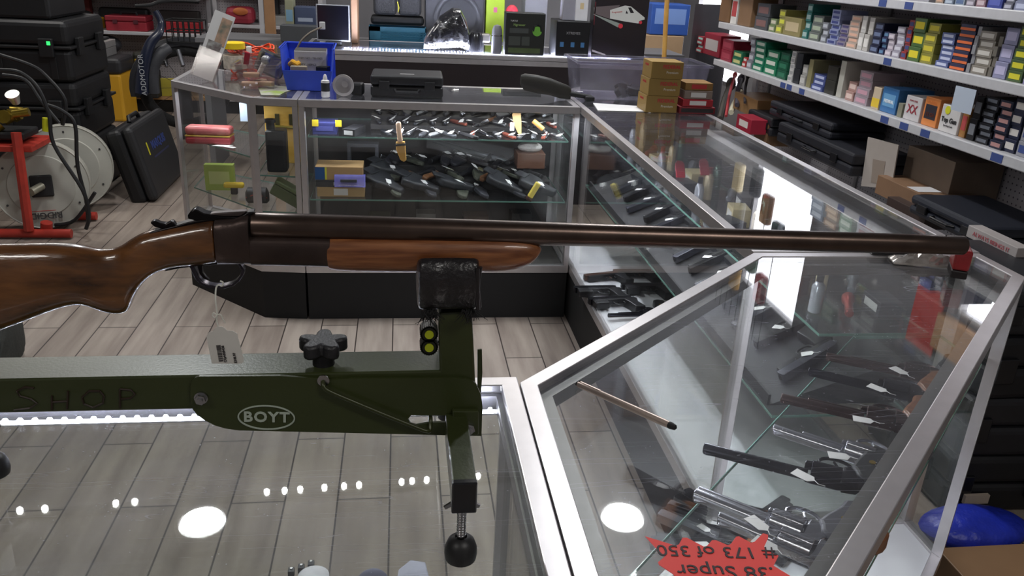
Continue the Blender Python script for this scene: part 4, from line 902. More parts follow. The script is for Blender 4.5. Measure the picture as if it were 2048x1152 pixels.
# ------------------------------------------------------------------ on the corner and right case tops
for k, (zz, lb, col) in enumerate([(0, 'gold premium cartridge box at the bottom of the gold stack on glass', 0), (.0685, 'gold premium cartridge box in the middle of the gold stack on glass', 0), (.137, 'gold premium cartridge box on top of the gold stack on glass', 0)]):
    t = cartonbox('cartridge_box', lb, 'ammunition box', 1.075 + (0, .004, .008)[k], 3.40, TOP + .0015 + zz, .135, .13, .068, '96783a', None, '-y', group='gold premium boxes on the right case')
    dy = .065; text('lettering', 'FEDERAL', .019, mat('c2383a', .5), basis((.018, -dy - .001, .048), (1, 0, 0), (0, 0, 1)), t, bold=.0006); text('lettering', 'Premium', .014, mat('efe9dc', .5), basis((.022, -dy - .001, .026), (1, 0, 0), (0, 0, 1)), t)
    text('lettering', 'FEDERAL', .013, mat('c2383a', .5), basis((-.0685, 0, .05), (0, -1, 0), (0, 0, 1)), t)
sp_ = [(.0, .028, '7c1a24', '2c2728', 'flat dark red cartridge box at the bottom of the short red stack', .155), (.029, .03, 'a8202c', 'e2dedc', 'bright red cartridge box with barcode in the short red stack', .13), (.060, .034, '8a7a70', 'e0dedc', 'grey and white cartridge box near top of the short red stack', .12), (.095, .03, '8f6a35', 'c23a3a', 'brown gold cartridge box under plastic wrap on the short stack', .118)]
for k, (zz, h, c1_, c2_, lb, w_) in enumerate(sp_):
    cartonbox('cartridge_box', lb, 'ammunition box', 1.228, 3.385 + k * .004, TOP + .0015 + zz, w_ , .12, h * .97, c1_, c2_, '-y', lh=.6, lw=.55 if k else .9)
# clear tote
def tote(name, label, cx, cy, z, lx, ly, h, m, taper=.93, th=.003, rz=0., cat='storage tote'):
    t = thing(name, label, cat, (cx, cy, z), rz); b = MB()
    def rect(k, z_, o=0): x, y = lx / 2 * k - o, ly / 2 * k - o; return [(-x, -y, z_), (x, -y, z_), (x, y, z_), (-x, y, z_)]
    vs = rect(taper, 0) + rect(1, h) + rect(1, h, th) + rect(taper, th, th)
    fs = [(3, 2, 1, 0)] + [(i, (i + 1) % 4, 4 + (i + 1) % 4, 4 + i) for i in range(4)] + [(4 + i, 4 + (i + 1) % 4, 8 + (i + 1) % 4, 8 + i) for i in range(4)] + [(8 + i, 8 + (i + 1) % 4, 12 + (i + 1) % 4, 12 + i) for i in range(4)] + [(12, 13, 14, 15)]
    b.add(vs, fs).build('body', m, t, bevel=.004)
    b = MB(); q = [(p[0], p[1]) for p in rect(1, 0, -.012)]; ringz(b, q, .014, h - .012, h); b.build('rim', m, t, bevel=.003)
    return t
CLEARP = glass('cloudy clear plastic', tint='eceaf2', smudge=.3, rough=.2, refl=1.2)
CLEARP2 = glass('clear plastic', tint='f8f5f3', smudge=.10, rough=.1, refl=1.0)
tote('storage_tote', 'big cloudy clear plastic storage tote on far end of right case', 1.075, 3.77, TOP + .0015, .60, .29, .165, CLEARP)
gp_ = pistol('handgun', 'black pistol lying inside the cloudy clear storage tote', GUNM, BLACKP, BLACKP, .17, False); gp_.location = (.98, 3.75, TOP + .03); gp_.rotation_euler = (.9, .2, .6)
hl = holster('holster', 'black holster lying inside the clear tote beside the pistol', BLACKM); hl.location = (1.08, 3.80, TOP + .012); hl.rotation_euler = (.2, 0, 1.2)
# white paper under the gold boxes
p = [PX(a, b, Z=TOP + .0018) for a, b in ((1186, 206), (1290, 213), (1302, 226), (1290, 223), (1196, 221))]
tag(MB().prism([(v.x, v.y) for v in p], .0006, None, TOP + .0016).build('paper_sheet', PAPER), 'white paper sheet lying on glass left of the gold boxes', 'paper')
# black shotgun stock (recoil pad end) lying on the counter
t = thing('synthetic_stock', 'black synthetic gun stock lying across far case corner', 'gun stock', PX(1100, 196, Z=TOP + .002)); so_ = t.location.copy()
st_ = []
for a, ty, by, w_ in ((1042, 150, 170, .016), (1050, 147, 181, .02), (1075, 150, 187, .021), (1100, 156, 190, .020), (1122, 165, 197, .018), (1135, 172, 200, .015), (1142, 176, 199, .010)):
    p, q = PX(a, ty, Y=3.62), PX(a, by, Y=3.62); st_.append((p.x - so_.x, 3.62 - so_.y, max((p.z + q.z) / 2, TOP + .002 + (p.z - q.z) / 2) - so_.z, w_, (p.z - q.z) / 2))
MB().loft(st_, 20).build('butt_stock', mat('26241f', .5, 0, .1, 40), t, smooth=True)
MB().cyl((st_[-1][0] - .005, st_[-1][1], st_[-1][2]), (st_[-1][0] + .09, st_[-1][1] - .02, .014), .012, .010, n=12).build('receiver', BLACKM, t, smooth=True)
MB().box(st_[-1][0] + .06, st_[-1][0] + .1, st_[-1][1] - .05, st_[-1][1] - .01, 0, .02).build('grip_bracket', BLACKM, t, bevel=.004)
tagcard(t, st_[-1][0] + .03, st_[-1][1] - .01, .035, 0, 1.)
# black pistol case on the far case
t = thing('hard_case', 'small black plastic hard case lying on top of the far display case', 'case', (.03, 3.66, TOP + .0015), -.02)
CASEM = mat('1d1d20', .5, 0, .08, 30, bump=.05, bscale=300)
MB().box(-.152, .152, -.115, .115, 0, .045).build('base', CASEM, t, bevel=.01, seg=3); MB().box(-.152, .152, -.115, .115, .047, .088).build('lid', CASEM, t, bevel=.01, seg=3)
for s in (-.095, .095): MB().box(s - .022, s + .022, -.122, -.114, .03, .066).build('latch', CASEM, t, bevel=.002)
MB().tube([(-.05, -.114, .03), (-.045, -.135, .024), (.045, -.135, .024), (.05, -.114, .03)], .007, 8).build('handle', CASEM, t, smooth=True)
MB().box(-.03, .03, -.06, -.045, .0882, .0888).build('printed_label', mat('aaa9a9', .6), t)
# spotlight, bottle
t = thing('hand_spotlight', 'round chrome-faced spotlight with black body lying beside white dropper bottle', 'light', (-.235, 3.53, TOP + .0015), -.15); t.scale = (1.12, 1.12, 1.12)
Ml = Matrix.Translation((0, 0, .040)) @ Matrix.Rotation(PI / 2, 4, 'X')
MB().lathe([(.001, -.03), (.012, -.03), (.022, -.012), (.030, .0), (.0395, .002), (.0395, -.004), (.032, -.012), (.022, -.03), (.001, -.045)], 28, Ml @ Matrix.Diagonal((1, 1, 1, 1))).build('reflector', mat('bdb9b9', .3, .3), t, smooth=True)
MB().lathe([(.018, -.08), (.024, -.07), (.026, -.052), (.024, -.046)], 20, Ml).build('body', BLACKP, t, smooth=True)
MB().box(.02, .065, .03, .08, .0, .045).build('mount_clamp', BLACKP, t, bevel=.008)
t = thing('dropper_bottle', 'small white and black dropper bottle standing on the far display case', 'bottle', (-.305, 3.50, TOP + .0015))
MB().lathe([(.0165, 0), (.0175, .002), (.0175, .062), (.012, .068)], 20).build('bottle', mat('d6d4d2', .35), t, smooth=True)
MB().lathe([(.0178, .024), (.0178, .058), (.0176, .058)], 20).build('label', mat('26262a', .5), t, smooth=True)
MB().lathe([(.0165, .062), (.0165, .067), (.009, .07), (.0085, .078), (.0055, .088), (.003, .092)], 18).build('nozzle', mat('e0dedc', .35), t, smooth=True)
# blue stacking bin with contents
t = thing('stacking_bin', 'bright blue plastic stacking bin holding a white labelled box', 'bin', (-.395, 3.79, TOP + .0015), .03); BL = mat('2f4fd0', .4, 0, .06, 12)
b = MB(); lx, ly, h = .21, .27, .175
b.box(-lx / 2 + .02, lx / 2 - .02, -ly / 2, ly / 2, 0, .003)
for s in (-1, 1): b.add([(s * (lx / 2 - .022), -ly / 2, 0), (s * (lx / 2 - .022), ly / 2, 0), (s * lx / 2, ly / 2, h), (s * lx / 2, -ly / 2 + .01, h), (s * (lx / 2 - .006), -ly / 2 - .012, .085), (s * (lx / 2 - .018), -ly / 2, 0), (s * (lx / 2 - .018), ly / 2, 0), (s * (lx / 2 + .004), ly / 2, h), (s * (lx / 2 + .004), -ly / 2 + .01, h), (s * (lx / 2 - .002), -ly / 2 - .012, .085)],
                       [(0, 1, 2, 3, 4), (9, 8, 7, 6, 5), (0, 5, 6, 1), (1, 6, 7, 2), (2, 7, 8, 3), (3, 8, 9, 4), (4, 9, 5, 0)])
b.box(-lx / 2, lx / 2, ly / 2 - .004, ly / 2, 0, h)
b.add([(-lx / 2 + .02, -ly / 2, 0), (lx / 2 - .02, -ly / 2, 0), (lx / 2 - .004, -ly / 2 - .014, .085), (-lx / 2 + .004, -ly / 2 - .014, .085), (-lx / 2 + .02, -ly / 2 + .004, 0), (lx / 2 - .02, -ly / 2 + .004, 0), (lx / 2 - .004, -ly / 2 - .010, .085), (-lx / 2 + .004, -ly / 2 - .010, .085)],
      [(0, 1, 2, 3), (7, 6, 5, 4), (0, 4, 5, 1), (1, 5, 6, 2), (2, 6, 7, 3), (3, 7, 4, 0)]); b.build('bin_body', BL, t)
MB().box(-lx / 2 - .008, lx / 2 + .008, ly / 2 - .01, ly / 2 + .006, h - .008, h).box(-lx / 2 - .01, -lx / 2 + .002, -ly / 2 + .01, ly / 2, h - .006, h).box(lx / 2 - .002, lx / 2 + .01, -ly / 2 + .01, ly / 2, h - .006, h).build('rim', BL, t, bevel=.002)
t2 = cartonbox('carton', 'white carton with printed item number standing inside the blue bin', 'carton', -.385, 3.775, TOP + .075, .135, .13, .085, 'b9b5b2', None, '-y', rz=.05)
text('lettering', 'ITEM NO.: TB-1005', .0125, mat('4a4648', .6), basis((0, -.066, .055), (1, 0, 0), (0, 0, 1)), t2); text('lettering', 'QTY. 100PCS', .0125, mat('4a4648', .6), basis((-.012, -.066, .028), (1, 0, 0), (0, 0, 1)), t2)
MB().box(-.066, .066, -.063, .066, .0852, .086).build('flap', mat('3a3634', .7), t2)
tag(MB().box(-.465, -.395, 3.68, 3.70, TOP + .06, TOP + .10, Matrix.Identity(4)).build('tan_block', mat('a0937c', .7), bevel=.004), 'tan cardboard piece in front of white carton inside blue bin', 'cardboard')
tag(MB().tube([(-.47, 3.72, TOP + .10), (-.455, 3.70, TOP + .115), (-.44, 3.70, TOP + .105), (-.43, 3.71, TOP + .11)], .011, 8).build('yellow_plug', mat('e0a52a', .4), smooth=True), 'orange-yellow plastic plug in the left of blue bin', 'plug')
tag(MB().prism([(-.36, 3.69), (-.31, 3.68), (-.30, 3.72), (-.34, 3.74)], .04, None, TOP + .06).build('black_clip', BLACKP, bevel=.004), 'black plastic clip in the right of the blue bin', 'clip')
t = thing('strap', 'curved grey strap with white end sticking up from blue bin', 'strap', (-.45, 3.83, TOP + .155)); MB().tube(smooth([Vector((0, 0, 0)), Vector((.02, 0, .035)), Vector((.06, 0, .07)), Vector((.11, 0, .095))]), .0045, 6).build('strap_body', mat('7d7264', .6), t, smooth=True)
MB().box(.10, .125, -.003, .003, .085, .118).build('end_tab', WHITE, t, bevel=.004)
# clear boxes and jars left of the bin
tote('clear_container', 'small clear plastic container with tan pieces beside blue bin', -.60, 3.70, TOP + .0015, .17, .15, .105, CLEARP2, taper=.82, cat='container')
for k, (x, y, z, r) in enumerate(((-.635, 3.68, .01, .3), (-.57, 3.69, .012, -.4), (-.60, 3.73, .012, 1.2), (-.63, 3.70, .045, .1))):
    tag(MB().box(-.035, .035, -.016, .016, 0, .02, Matrix.Translation((x, y, TOP + z)) @ Matrix.Rotation(r, 4, 'Z')).build('tan_block', mat('a8886f', .7, 0, .08, 20), bevel=.006), 'tan rubbery piece, %s of four inside the small clear container' % ORD[k], 'piece', 'tan pieces in the clear container')
t = thing('jar', 'clear jar with bright yellow lid standing behind leaning brochure', 'jar', (PX(472, 150, Z=TOP).x, PX(472, 150, Z=TOP).y, TOP + .0015)); MB().lathe([(.048, 0), (.052, .004), (.052, .11), (.046, .118), (.044, .12)], 24).build('jar_body', CLEARP2, t, smooth=True)
MB().lathe([(.048, .118), (.050, .12), (.050, .145), (.046, .148)], 24).build('lid', mat('e8c71c', .4), t, smooth=True); MB().lathe([(.0525, .03), (.0525, .09), (.052, .09)], 24).build('label', mat('b9b0a2', .7, 0, .3, 60), t, smooth=True)
t = tote('clear_container', 'larger clear plastic box holding mirror and torch behind the tan pieces', -.575, 3.93, TOP + .0015, .20, .17, .11, CLEARP2, taper=.9, cat='container')
t = thing('wing_mirror', 'black and chrome folded mirror sticking out of the larger clear box', 'mirror', (-.60, 3.91, TOP + .03), 0, None, (0, .45, .3)); MB().box(-.06, .06, -.05, .05, .0, .10).build('housing', mat('2b2b2b', .3), t, bevel=.02, seg=3); MB().box(-.05, .05, -.053, -.05, .01, .09).build('mirror_face', mat('b9bcc0', .15, .9), t)
t = thing('tube_torch', 'white tube with grey round cap sticking up from clear container', 'tube', (-.605, 3.72, TOP + .05), 0, None, (.2, .5, 0)); MB().cyl((0, 0, 0), (0, 0, .07), .011, n=14).build('tube', mat('cfc9c4', .4), t, smooth=True); MB().ball((0, 0, .08), .019, 8).build('cap', mat('9a9a9c', .3, .4), t, smooth=True)
tag(MB().box(-.01, .012, -.008, .008, 0, .055, Matrix.Translation((-.665, 3.78, TOP + .085)) @ Matrix.Rotation(.2, 4, 'Y')).build('red_lighter', mat('8f1f30', .35), bevel=.003), 'dark red lighter sticking up at the left of clear container', 'lighter')
# leaning brochure holder
t = thing('brochure_holder', 'tall clear holder of grey brochures leaning back on the angled case', 'brochure holder', (-.865, 3.85, TOP + .012), 0, None, (-.28, .34, -.1))
MB().box(-.045, .045, -.004, .004, 0, .30).build('brochure', mat('b0aeac', .6), t); MB().box(-.05, .05, -.03, -.028, 0, .13).box(-.05, .05, -.03, .006, -.003, 0).box(-.05, -.048, -.03, .006, 0, .13).box(.048, .05, -.03, .006, 0, .13).build('holder', CLEARP2, t)
MB().box(-.005, .04, -.0052, -.0042, .16, .28).build('picture', mat('5a5a4c', .6, col2='a8826a', nscale=30), t); MB().box(-.03, .03, -.0053, -.0042, .10, .17).build('picture', mat('4a3a38', .6, col2='8a8a86', nscale=50), t)
p = [PX(a, b, Z=TOP + .0018) for a, b in ((516, 174), (560, 172), (596, 176), (570, 184), (558, 191), (522, 190))]
t = tag(MB().prism([(v.x, v.y) for v in p], .001, None, TOP + .0015).build('leaflet', mat('a8a79a', .7, col2='8da04a', nscale=9, thr=(.5, .62))), 'folded grey green leaflet lying on case in front of blue bin', 'leaflet')
# orange cord coil behind
t = thing('extension_cord', 'coiled orange extension cord behind the yellow-lidded jar', 'cord', (-.70, 4.16, TOP + .0015))
pts = [Vector(((.10 + .012 * math.sin(a * 1.7)) * math.cos(a), (.07 + .012 * math.cos(a * 1.3)) * math.sin(a), .06 + .055 * math.sin(a * .23) + .02 * math.sin(a * 2.1))) for a in [i * .25 for i in range(260)]]
MB().tube(pts, .0042, 6).build('cord', mat('e04a1e', .45), t, smooth=True); MB().box(-.012, .012, -.08, -.06, .03, .13).build('white_tie', WHITE, t, bevel=.004)

# ------------------------------------------------------------------ corner case: revolvers on the glass shelf
SILV = mat('a9aab2', .22, .9, .06, 60); BLK_ = mat('2c2c33', .25, .85, .12, 60); BRWN = mat('4a3a38', .3, .8, .15, 40)
RUB = mat('1c1d20', .5); GRWOOD = mat('6a4025', .35, 0, col2='8d5a35', nscale=20, stretch=(1, 5, 1), coat=.4); GREYG = mat('55555c', .45)
RV = [((1390, 987), (1700, 1112), .137, SILV, GREYG, 2, 'stainless revolver with full underlug barrel nearest the camera in the corner case'),
      ((1407, 897), (1750, 985), .19, BLK_, RUB, 0, 'long-barrelled blued single-action revolver second from the camera in corner case'),
      ((1547, 857), (1810, 945), .142, SILV, GREYG, 1, 'stainless revolver with grey grip in middle of the corner case row'),
      ((1562, 797), (1830, 860), .17, BRWN, GRWOOD, 1, 'brownish revolver with wooden grip behind the middle stainless revolver'),
      ((1617, 742), (1860, 800), .16, BLK_, GRWOOD, 0, 'slim long-barrelled dark revolver second from the far end of corner case'),
      ((1652, 714), (1880, 762), .17, BRWN, RUB, 1, 'dark revolver with brown sheen at the far end of the corner case row'),
      ((1500, 1105), (1760, 1200), .11, SILV, GRWOOD, 1, 'silver revolver with polished wooden grip beside the red price star')]
for k, (mz, bt, bl, m_, g_, lug, lb) in enumerate(RV):
    p, q = PX(*mz, Z=.81), PX(*bt, Z=.81); d = (p - q).normalized()
    if k == 6: d = Vector((-.72, .69, 0)).normalized()
    t = revolver('revolver', lb, m_, g_, bl, True, True, lug); o_ = p - d * bl
    t.location = (o_.x, o_.y, .7905 + .002 * (k % 2)); t.rotation_euler = (0, 0, math.atan2(d.y, d.x))
    if k == 6: t.location = (PX(1590, 1112, Z=.8).x, PX(1590, 1112, Z=.8).y, .7905)
# deck of the corner case
def in_corner(p, lo=.29, hi=.70, a=1.05, b=2.35):
    d_ = min(max(p.y - p.x, lo), hi); u_ = min(max(p.x + p.y, a), b); return Vector(((u_ - d_) / 2, (u_ + d_) / 2, p.z))
pr_p = pistol('handgun', 'black pistol lying on the bottom deck of corner case', GUNM, BLACKP, BLACKP, .2)
pr_b = pistol('handgun', 'two-tone pistol lying on the bottom deck of corner case', SILV, BLACKP, GRWOOD, .2)
DK = [((1185, 850), .6, 0), ((1200, 960), 2.4, 1), ((1290, 890), 2.2, 0), ((1330, 760), -.7, 1), ((1400, 830), 2.5, 0), ((1450, 700), 2.2, 1), ((1290, 1010), 2.9, 0), ((1540, 660), 2.0, 0), ((1480, 590), 2.4, 1)]
for k, ((a, b), r, ty) in enumerate(DK):
    src = (pr_p, pr_b)[ty]; p = in_corner(PX(a, b, Z=.27))
    lb = ('black pistol' if ty == 0 else 'two-tone pistol') + ' on corner case bottom deck, %s in order from the near corner' % ORD[k]
    if k < 2: t = src; t.location = (p.x, p.y, .2505); t.rotation_euler = (0, 0, r); t['label'] = lb; t['group'] = 'pistols on the corner case deck'
    else: dup(src, (p.x, p.y, .2505), (0, 0, r), lb, 'pistols on the corner case deck')
for k, (a, b) in enumerate(((1470, 790), (1265, 1000), (1415, 905), (1225, 960))):
    p = in_corner(PX(a, b, Z=.27)); t = tag(MB().box(-.05, .05, -.03, .03, 0, .001, Matrix.Translation((p.x, p.y, .2508)) @ Matrix.Rotation(.7 + k, 4, 'Z')).build('paper_card', PAPER), 'white paper card on corner case deck, %s from the near corner' % ORD[k], 'card', 'paper cards on the corner case deck')
# ------------------------------------------------------------------ right case: pistols on white deck, slanted rack, upper shelf
r1 = pistol('handgun', 'small pistol with brown slide on the white deck, farthest from camera', mat('5a4238', .4, .5, .1, 30), BLACKP, RUB, .17)
r2 = pistol('handgun', 'black pistol with rail light on the white deck of right case', GUNM, BLACKP, BLACKP, .18, True, True, 1.3)
r3 = revolver('handgun', 'long black revolver lying nearest on the white deck of right case', BLK_, RUB, .17, True, True, 1)
for t, a, b, r, f in ((r1, 1240, 548, PI + .25, 1), (r2, 1232, 580, PI + .05, 1), (r3, 1300, 628, PI + .05, 0)):
    p = PX(a, b, Z=.27); t.location = (p.x, p.y, .25); t.rotation_euler = (PI if f else 0, 0, r); settle(t, .2503)
for k, (a, b, r, src, lb) in enumerate(((1262, 600, PI + .15, r2, 'black pistol with light under the first light-fitted pistol on white deck'), (1385, 575, PI, r2, 'black pistol half hidden under the corner frame on white deck'), (1400, 545, PI, r1, 'black and brown pistol right of the shelf edge on white deck'))):
    p = PX(a, b, Z=.27); t = dup(src, (min(p.x, 1.1), p.y, .25), (PI, 0, r), lb); settle(t, .2503)
rk = thing('display_rack', 'dark slanted rack holding pistols inside the right display case', 'rack', (1.08, 2.75, .5203))
MB().add([(-.17, -1.05, 0), (.17, -1.05, 0), (.17, -1.05, .12), (-.17, 1.05, 0), (.17, 1.05, 0), (.17, 1.05, .12)], [(0, 1, 2), (3, 5, 4), (0, 2, 5, 3), (0, 3, 4, 1), (1, 4, 5, 2)]).build('slanted_board', mat('2a292b', .7), rk)
MB().box(-.172, -.165, -1.05, 1.05, 0, .03).build('stop_lip', mat('2a292b', .7), rk)
GV = mat('62636f', .25, .85, .1, 60)
r4 = pistol('handgun', 'pistol', GV, BLACKP, BLACKP, .19); r5 = pistol('handgun', 'pistol', GUNM, BLACKP, RUB, .17)
sl = Vector((-.943, 0, -.333)); up_ = Vector((-.333, 0, .943))
yy = [3.62 - i * .148 for i in range(13)]
for k, y in enumerate(yy):
    src = (r4, r5)[k % 2]; t = src if k < 2 else dup(src); dd = (sl + Vector((0, -.35 + .1 * (k % 3), 0))).normalized()
    dd = (dd - up_ * dd.dot(up_)).normalized(); yv = up_.cross(dd)
    M = Matrix((dd, yv, up_)).transposed(); t.rotation_euler = M.to_euler(); t.location = Vector((1.14, y, .5203 + .12 * (1.14 - .91) / .34)) + up_ * .004
    t['label'] = ('steel-grey' if k % 2 == 0 else 'black') + ' pistol on the slanted rack, %s from the far end' % ORD[k]; t['group'] = 'pistols on the slanted rack'
# upper glass shelf goods (z .74) seen through the top
k = 0; cols = ['b9bcc4', '3a3a42', 'c8b88a', '24262c', '8a8f99', 'a9453f', 'cfd3d8', '4c6a5a', 'd9c9a6']
for i in range(14):
    y = 1.78 + i * .148
    for j, x in enumerate((1.03, 1.12, 1.21)):
        if (i, j) in ((3, 0), (9, 2), (6, 1)): continue
        c_ = cols[(i * 3 + j * 5) % len(cols)]; h = .03 + .05 * ((i * 7 + j * 3) % 5) / 5
        nm_ = {'b9bcc4': 'silver', '3a3a42': 'charcoal', 'c8b88a': 'tan', '24262c': 'black', '8a8f99': 'grey', 'a9453f': 'red', 'cfd3d8': 'pale grey', '4c6a5a': 'green', 'd9c9a6': 'cream'}[c_]
        lb = '%s %%s on right case upper shelf, %s from near end, %s row' % (nm_, ORD[i], ('customer-side', 'middle', 'clerk-side')[j])
        ty = (i + j * 2) % 3
        if ty == 0:
            t = thing('bottle', lb % 'bottle', 'bottle', (x, y, .7405), 0, 'goods on the upper shelf of right case'); hh = min(h + .07, .15)
            MB().lathe([(.014, 0), (.016, .002), (.016, hh * .7), (.008, hh * .82)], 14).build('bottle', mat(c_, .2, .3), t, smooth=True); MB().lathe([(.009, hh * .82), (.009, hh), (.007, hh)], 12).build('cap', mat('a02a30' if i % 2 else '1c1c20', .4), t, smooth=True)
        elif ty == 1:
            cartonbox('small_box', lb % 'small box', 'box', x, y, .7405, .06, .09, h, c_, 'd9d9d6', '-x', rz=RND.uniform(-.3, .3), group='goods on the upper shelf of right case')
        else:
            t = torch_('scope', lb % 'rifle scope', mat(c_, .3, .6)); t.location = (x, y, .7405); t.rotation_euler = (0, 0, 1.2 + RND.uniform(-.3, .3)); t['category'] = 'scope'; t['group'] = 'goods on the upper shelf of right case'
# two red swing tags
for (a, b), lb in (((1362, 322), 'red plastic tag hanging in right case, left of the pair'), ((1410, 318), 'red plastic tag hanging in right case, right of the pair')):
    p = PX(a, b, Z=.93); tag(MB().prism([(-.016, -.03), (.016, -.03), (.017, .02), (.008, .032), (-.008, .032), (-.017, .02)], .006, Matrix.Translation((p.x, p.y, .90)) @ Matrix.Rotation(.9, 4, 'X')).build('swing_tag', mat('c8243c', .3, 0, 0, 8, coat=.6), bevel=.003), lb, 'tag')

# ------------------------------------------------------------------ far case: knives
FK = mat('26282d', .35, .4, .1, 40); FS = mat('8f9298', .3, .9, .1, 40); CAM_ = mat('4c4e3c', .6, 0, col2='2a2b22', nscale=30)
protos = [folding_knife('folding_knife', 'x', FK, STEEL), folding_knife('folding_knife', 'x', FS, STEEL), folding_knife('folding_knife', 'x', mat('7a3a2a', .4, 0, .2, 30), STEEL),
          open_knife('open_knife', 'x', BLACKP, .11), torch_('flashlight', 'x', BLACKP), sheath('sheath_knife', 'x', mat('26262b', .5, 0, .15, 30), BLACKP), holster('holster', 'x', mat('26272b', .6, 0, .15, 30)),
          sheath('sheath_knife', 'x', mat('3d3f35', .6, 0, .2, 30), mat('6f6a50', .5)), open_knife('open_knife', 'x', mat('6e4a30', .4, 0, .2, 30), .14)]
PN = ['black folding knife', 'steel folding knife', 'red-brown folding knife', 'black-handled open knife', 'black flashlight', 'black sheath knife', 'black holster', 'olive sheath knife', 'wood-handled open knife']
used = set()
for p_ in protos: pass
for i, p_ in enumerate(protos):
    if i in (0, 1, 2, 5, 6, 7): tagcard(p_, .0 if i != 6 else -.01, .012 if i != 6 else -.06, {5: .0205, 6: .0305, 7: .0205}.get(i, .014), RND.uniform(-1, 1), 1.35)
def place(i, x, y, z, rz, lb, group, tilt=0., sc=1.):
    if i in used: t = dup(protos[i])
    else: t = protos[i]; used.add(i)
    t.location = (x, y, z); t.rotation_euler = (tilt, 0, rz); t['label'] = lb; t['group'] = group; settle(t, z)
    if sc != 1.: t.scale = (sc, sc, sc); t.location.z = z + (t.location.z - z) * sc
    return t
def rowlab(i, n_, row, where): return '%s, %s from left in the %s row of far case %s' % (PN[i], ORD[n_], row, where)
for nm_, z_, a_, b_, h1, h2, lb in (('display_riser', .8105, -.13, .70, .022, .045, 'dark two-step riser under the knives on far case top shelf'), ('display_riser', .5455, -.13, .68, .045, .085, 'dark two-step riser under knives on the far case middle shelf')):
    t = thing(nm_, lb, 'riser', ((a_ + b_) / 2, 3.73, z_)); w_ = (b_ - a_) / 2
    MB().prism([(-.10, 0), (.12, 0), (.12, h2), (.0, h2), (.0, h1), (-.10, h1)], 2 * w_, Matrix(((0, 0, 1, -w_), (1, 0, 0, 0), (0, 1, 0, 0), (0, 0, 0, 1)))).build('steps', mat('1d1b1b', .7), t, bevel=.002)
rows1 = [(3.53, 'front', [(x, RND.choice((0, 1, 1, 2, 3))) for x in [-.06 + .053 * k for k in range(15)]]), (3.68, 'middle', [(x, RND.choice((0, 1, 0, 2, 8))) for x in [-.10 + .06 * k for k in range(14)]]), (3.79, 'back', [(x, RND.choice((0, 1, 4, 5))) for x in [-.10 + .065 * k for k in range(13)]])]
for y, rn, its in rows1:
    for n_, (x, i) in enumerate(its): place(i, x, y + RND.uniform(-.01, .01), .8105 + {'front': 0, 'middle': .0225, 'back': .0455}[rn], RND.uniform(.9, 2.2) + (PI if RND.random() < .5 else 0), rowlab(i, n_, rn, 'top shelf'), 'knives on the far case top shelf', RND.uniform(.1, .5))
rows2 = [(3.57, 'front', [(x, RND.choice((5, 6, 7, 6))) for x in [-.10 + .075 * k for k in range(10)]]), (3.69, 'middle', [(x, RND.choice((5, 7, 3, 4, 8, 6))) for x in [-.08 + .062 * k for k in range(12)]]), (3.80, 'back', [(x, RND.choice((4, 5, 0, 7, 3))) for x in [-.08 + .06 * k for k in range(12)]])]
for y, rn, its in rows2:
    for n_, (x, i) in enumerate(its): place(i, x, y, .5455 + {'front': 0, 'middle': .0455, 'back': .0855}[rn], RND.uniform(.9, 2.1), rowlab(i, n_, rn, 'middle shelf'), 'knives and sheaths on the far case middle shelf', RND.uniform(.15, .5), 1.15)
rows3 = [(3.57, 'front', [(x, RND.choice((6, 7, 5))) for x in [-.28 + .125 * k for k in range(7)]]), (3.7, 'back', [(x, RND.choice((6, 7))) for x in [-.28 + .14 * k for k in range(7)]])]
for y, rn, its in rows3:
    for n_, (x, i) in enumerate(its): place(i, x, y, .2505, RND.uniform(0, 3), rowlab(i, n_, rn, 'bottom deck'), 'gear on the far case bottom deck', RND.uniform(.0, .4))
for i in range(9):
    if i not in used: place(i, .6, 3.8, .2505, .3, '%s alone at right end of far case bottom deck' % PN[i], 'gear on the far case bottom deck')
# named goods in the far case
cartonbox('small_box', 'dark blue box with yellow tabs at left end of far case top shelf', 'box', -.315, 3.55, .8105, .10, .10, .05, '262a5c', '3b3f78', '-y', lh=.4)
for s, lb in ((-.05, 'left'), (.045, 'right')): tag(MB().box(-.315 + s, -.311 + s + .022, 3.498, 3.501, .845, .872, Matrix.Identity(4)).build('yellow_tab', mat('b8a21a', .6)), 'yellow card tab standing on %s end of the dark blue box' % lb, 'tab')
cartonbox('small_box', 'black box with white barcode label on far case top shelf', 'box', -.195, 3.53, .8105, .055, .12, .03, '17171a', 'd9d9d6', '-y', rz=-.35, lh=.6, lw=.7)
t = sheath('sheath_knife', 'tan leather sheath and pink paper hanging over top shelf edge', mat('c99a4e', .5, 0, .12, 20), mat('d9b79a', .6), .8); t.location = (.0, 3.462, .79); t.rotation_euler = (PI / 2, -PI / 2 - .1, 0)
t = thing('broad_knife', 'broad tan knife leaning upright at right end of far case top shelf', 'knife', (.50, 3.52, .8105), 0, None, (-.15, 0, 0))
MB().prism([(-.022, .10), (-.012, .115), (.016, .108), (.020, .06), (.022, .0), (.006, .02), (-.014, .06)], .004, Matrix(((1, 0, 0, 0), (0, 0, 1, 0), (0, 1, 0, 0), (0, 0, 0, 1)))).build('blade', mat('b8935c', .5, 0, .1, 30), t, bevel=.001)
MB().box(-.03, -.012, -.004, .0, .03, .065).build('price_tag', TAGM, t)
t = thing('hook_knife', 'curved knife with orange wooden handle, right end of far case top shelf', 'knife', (.60, 3.52, .8105), -.2)
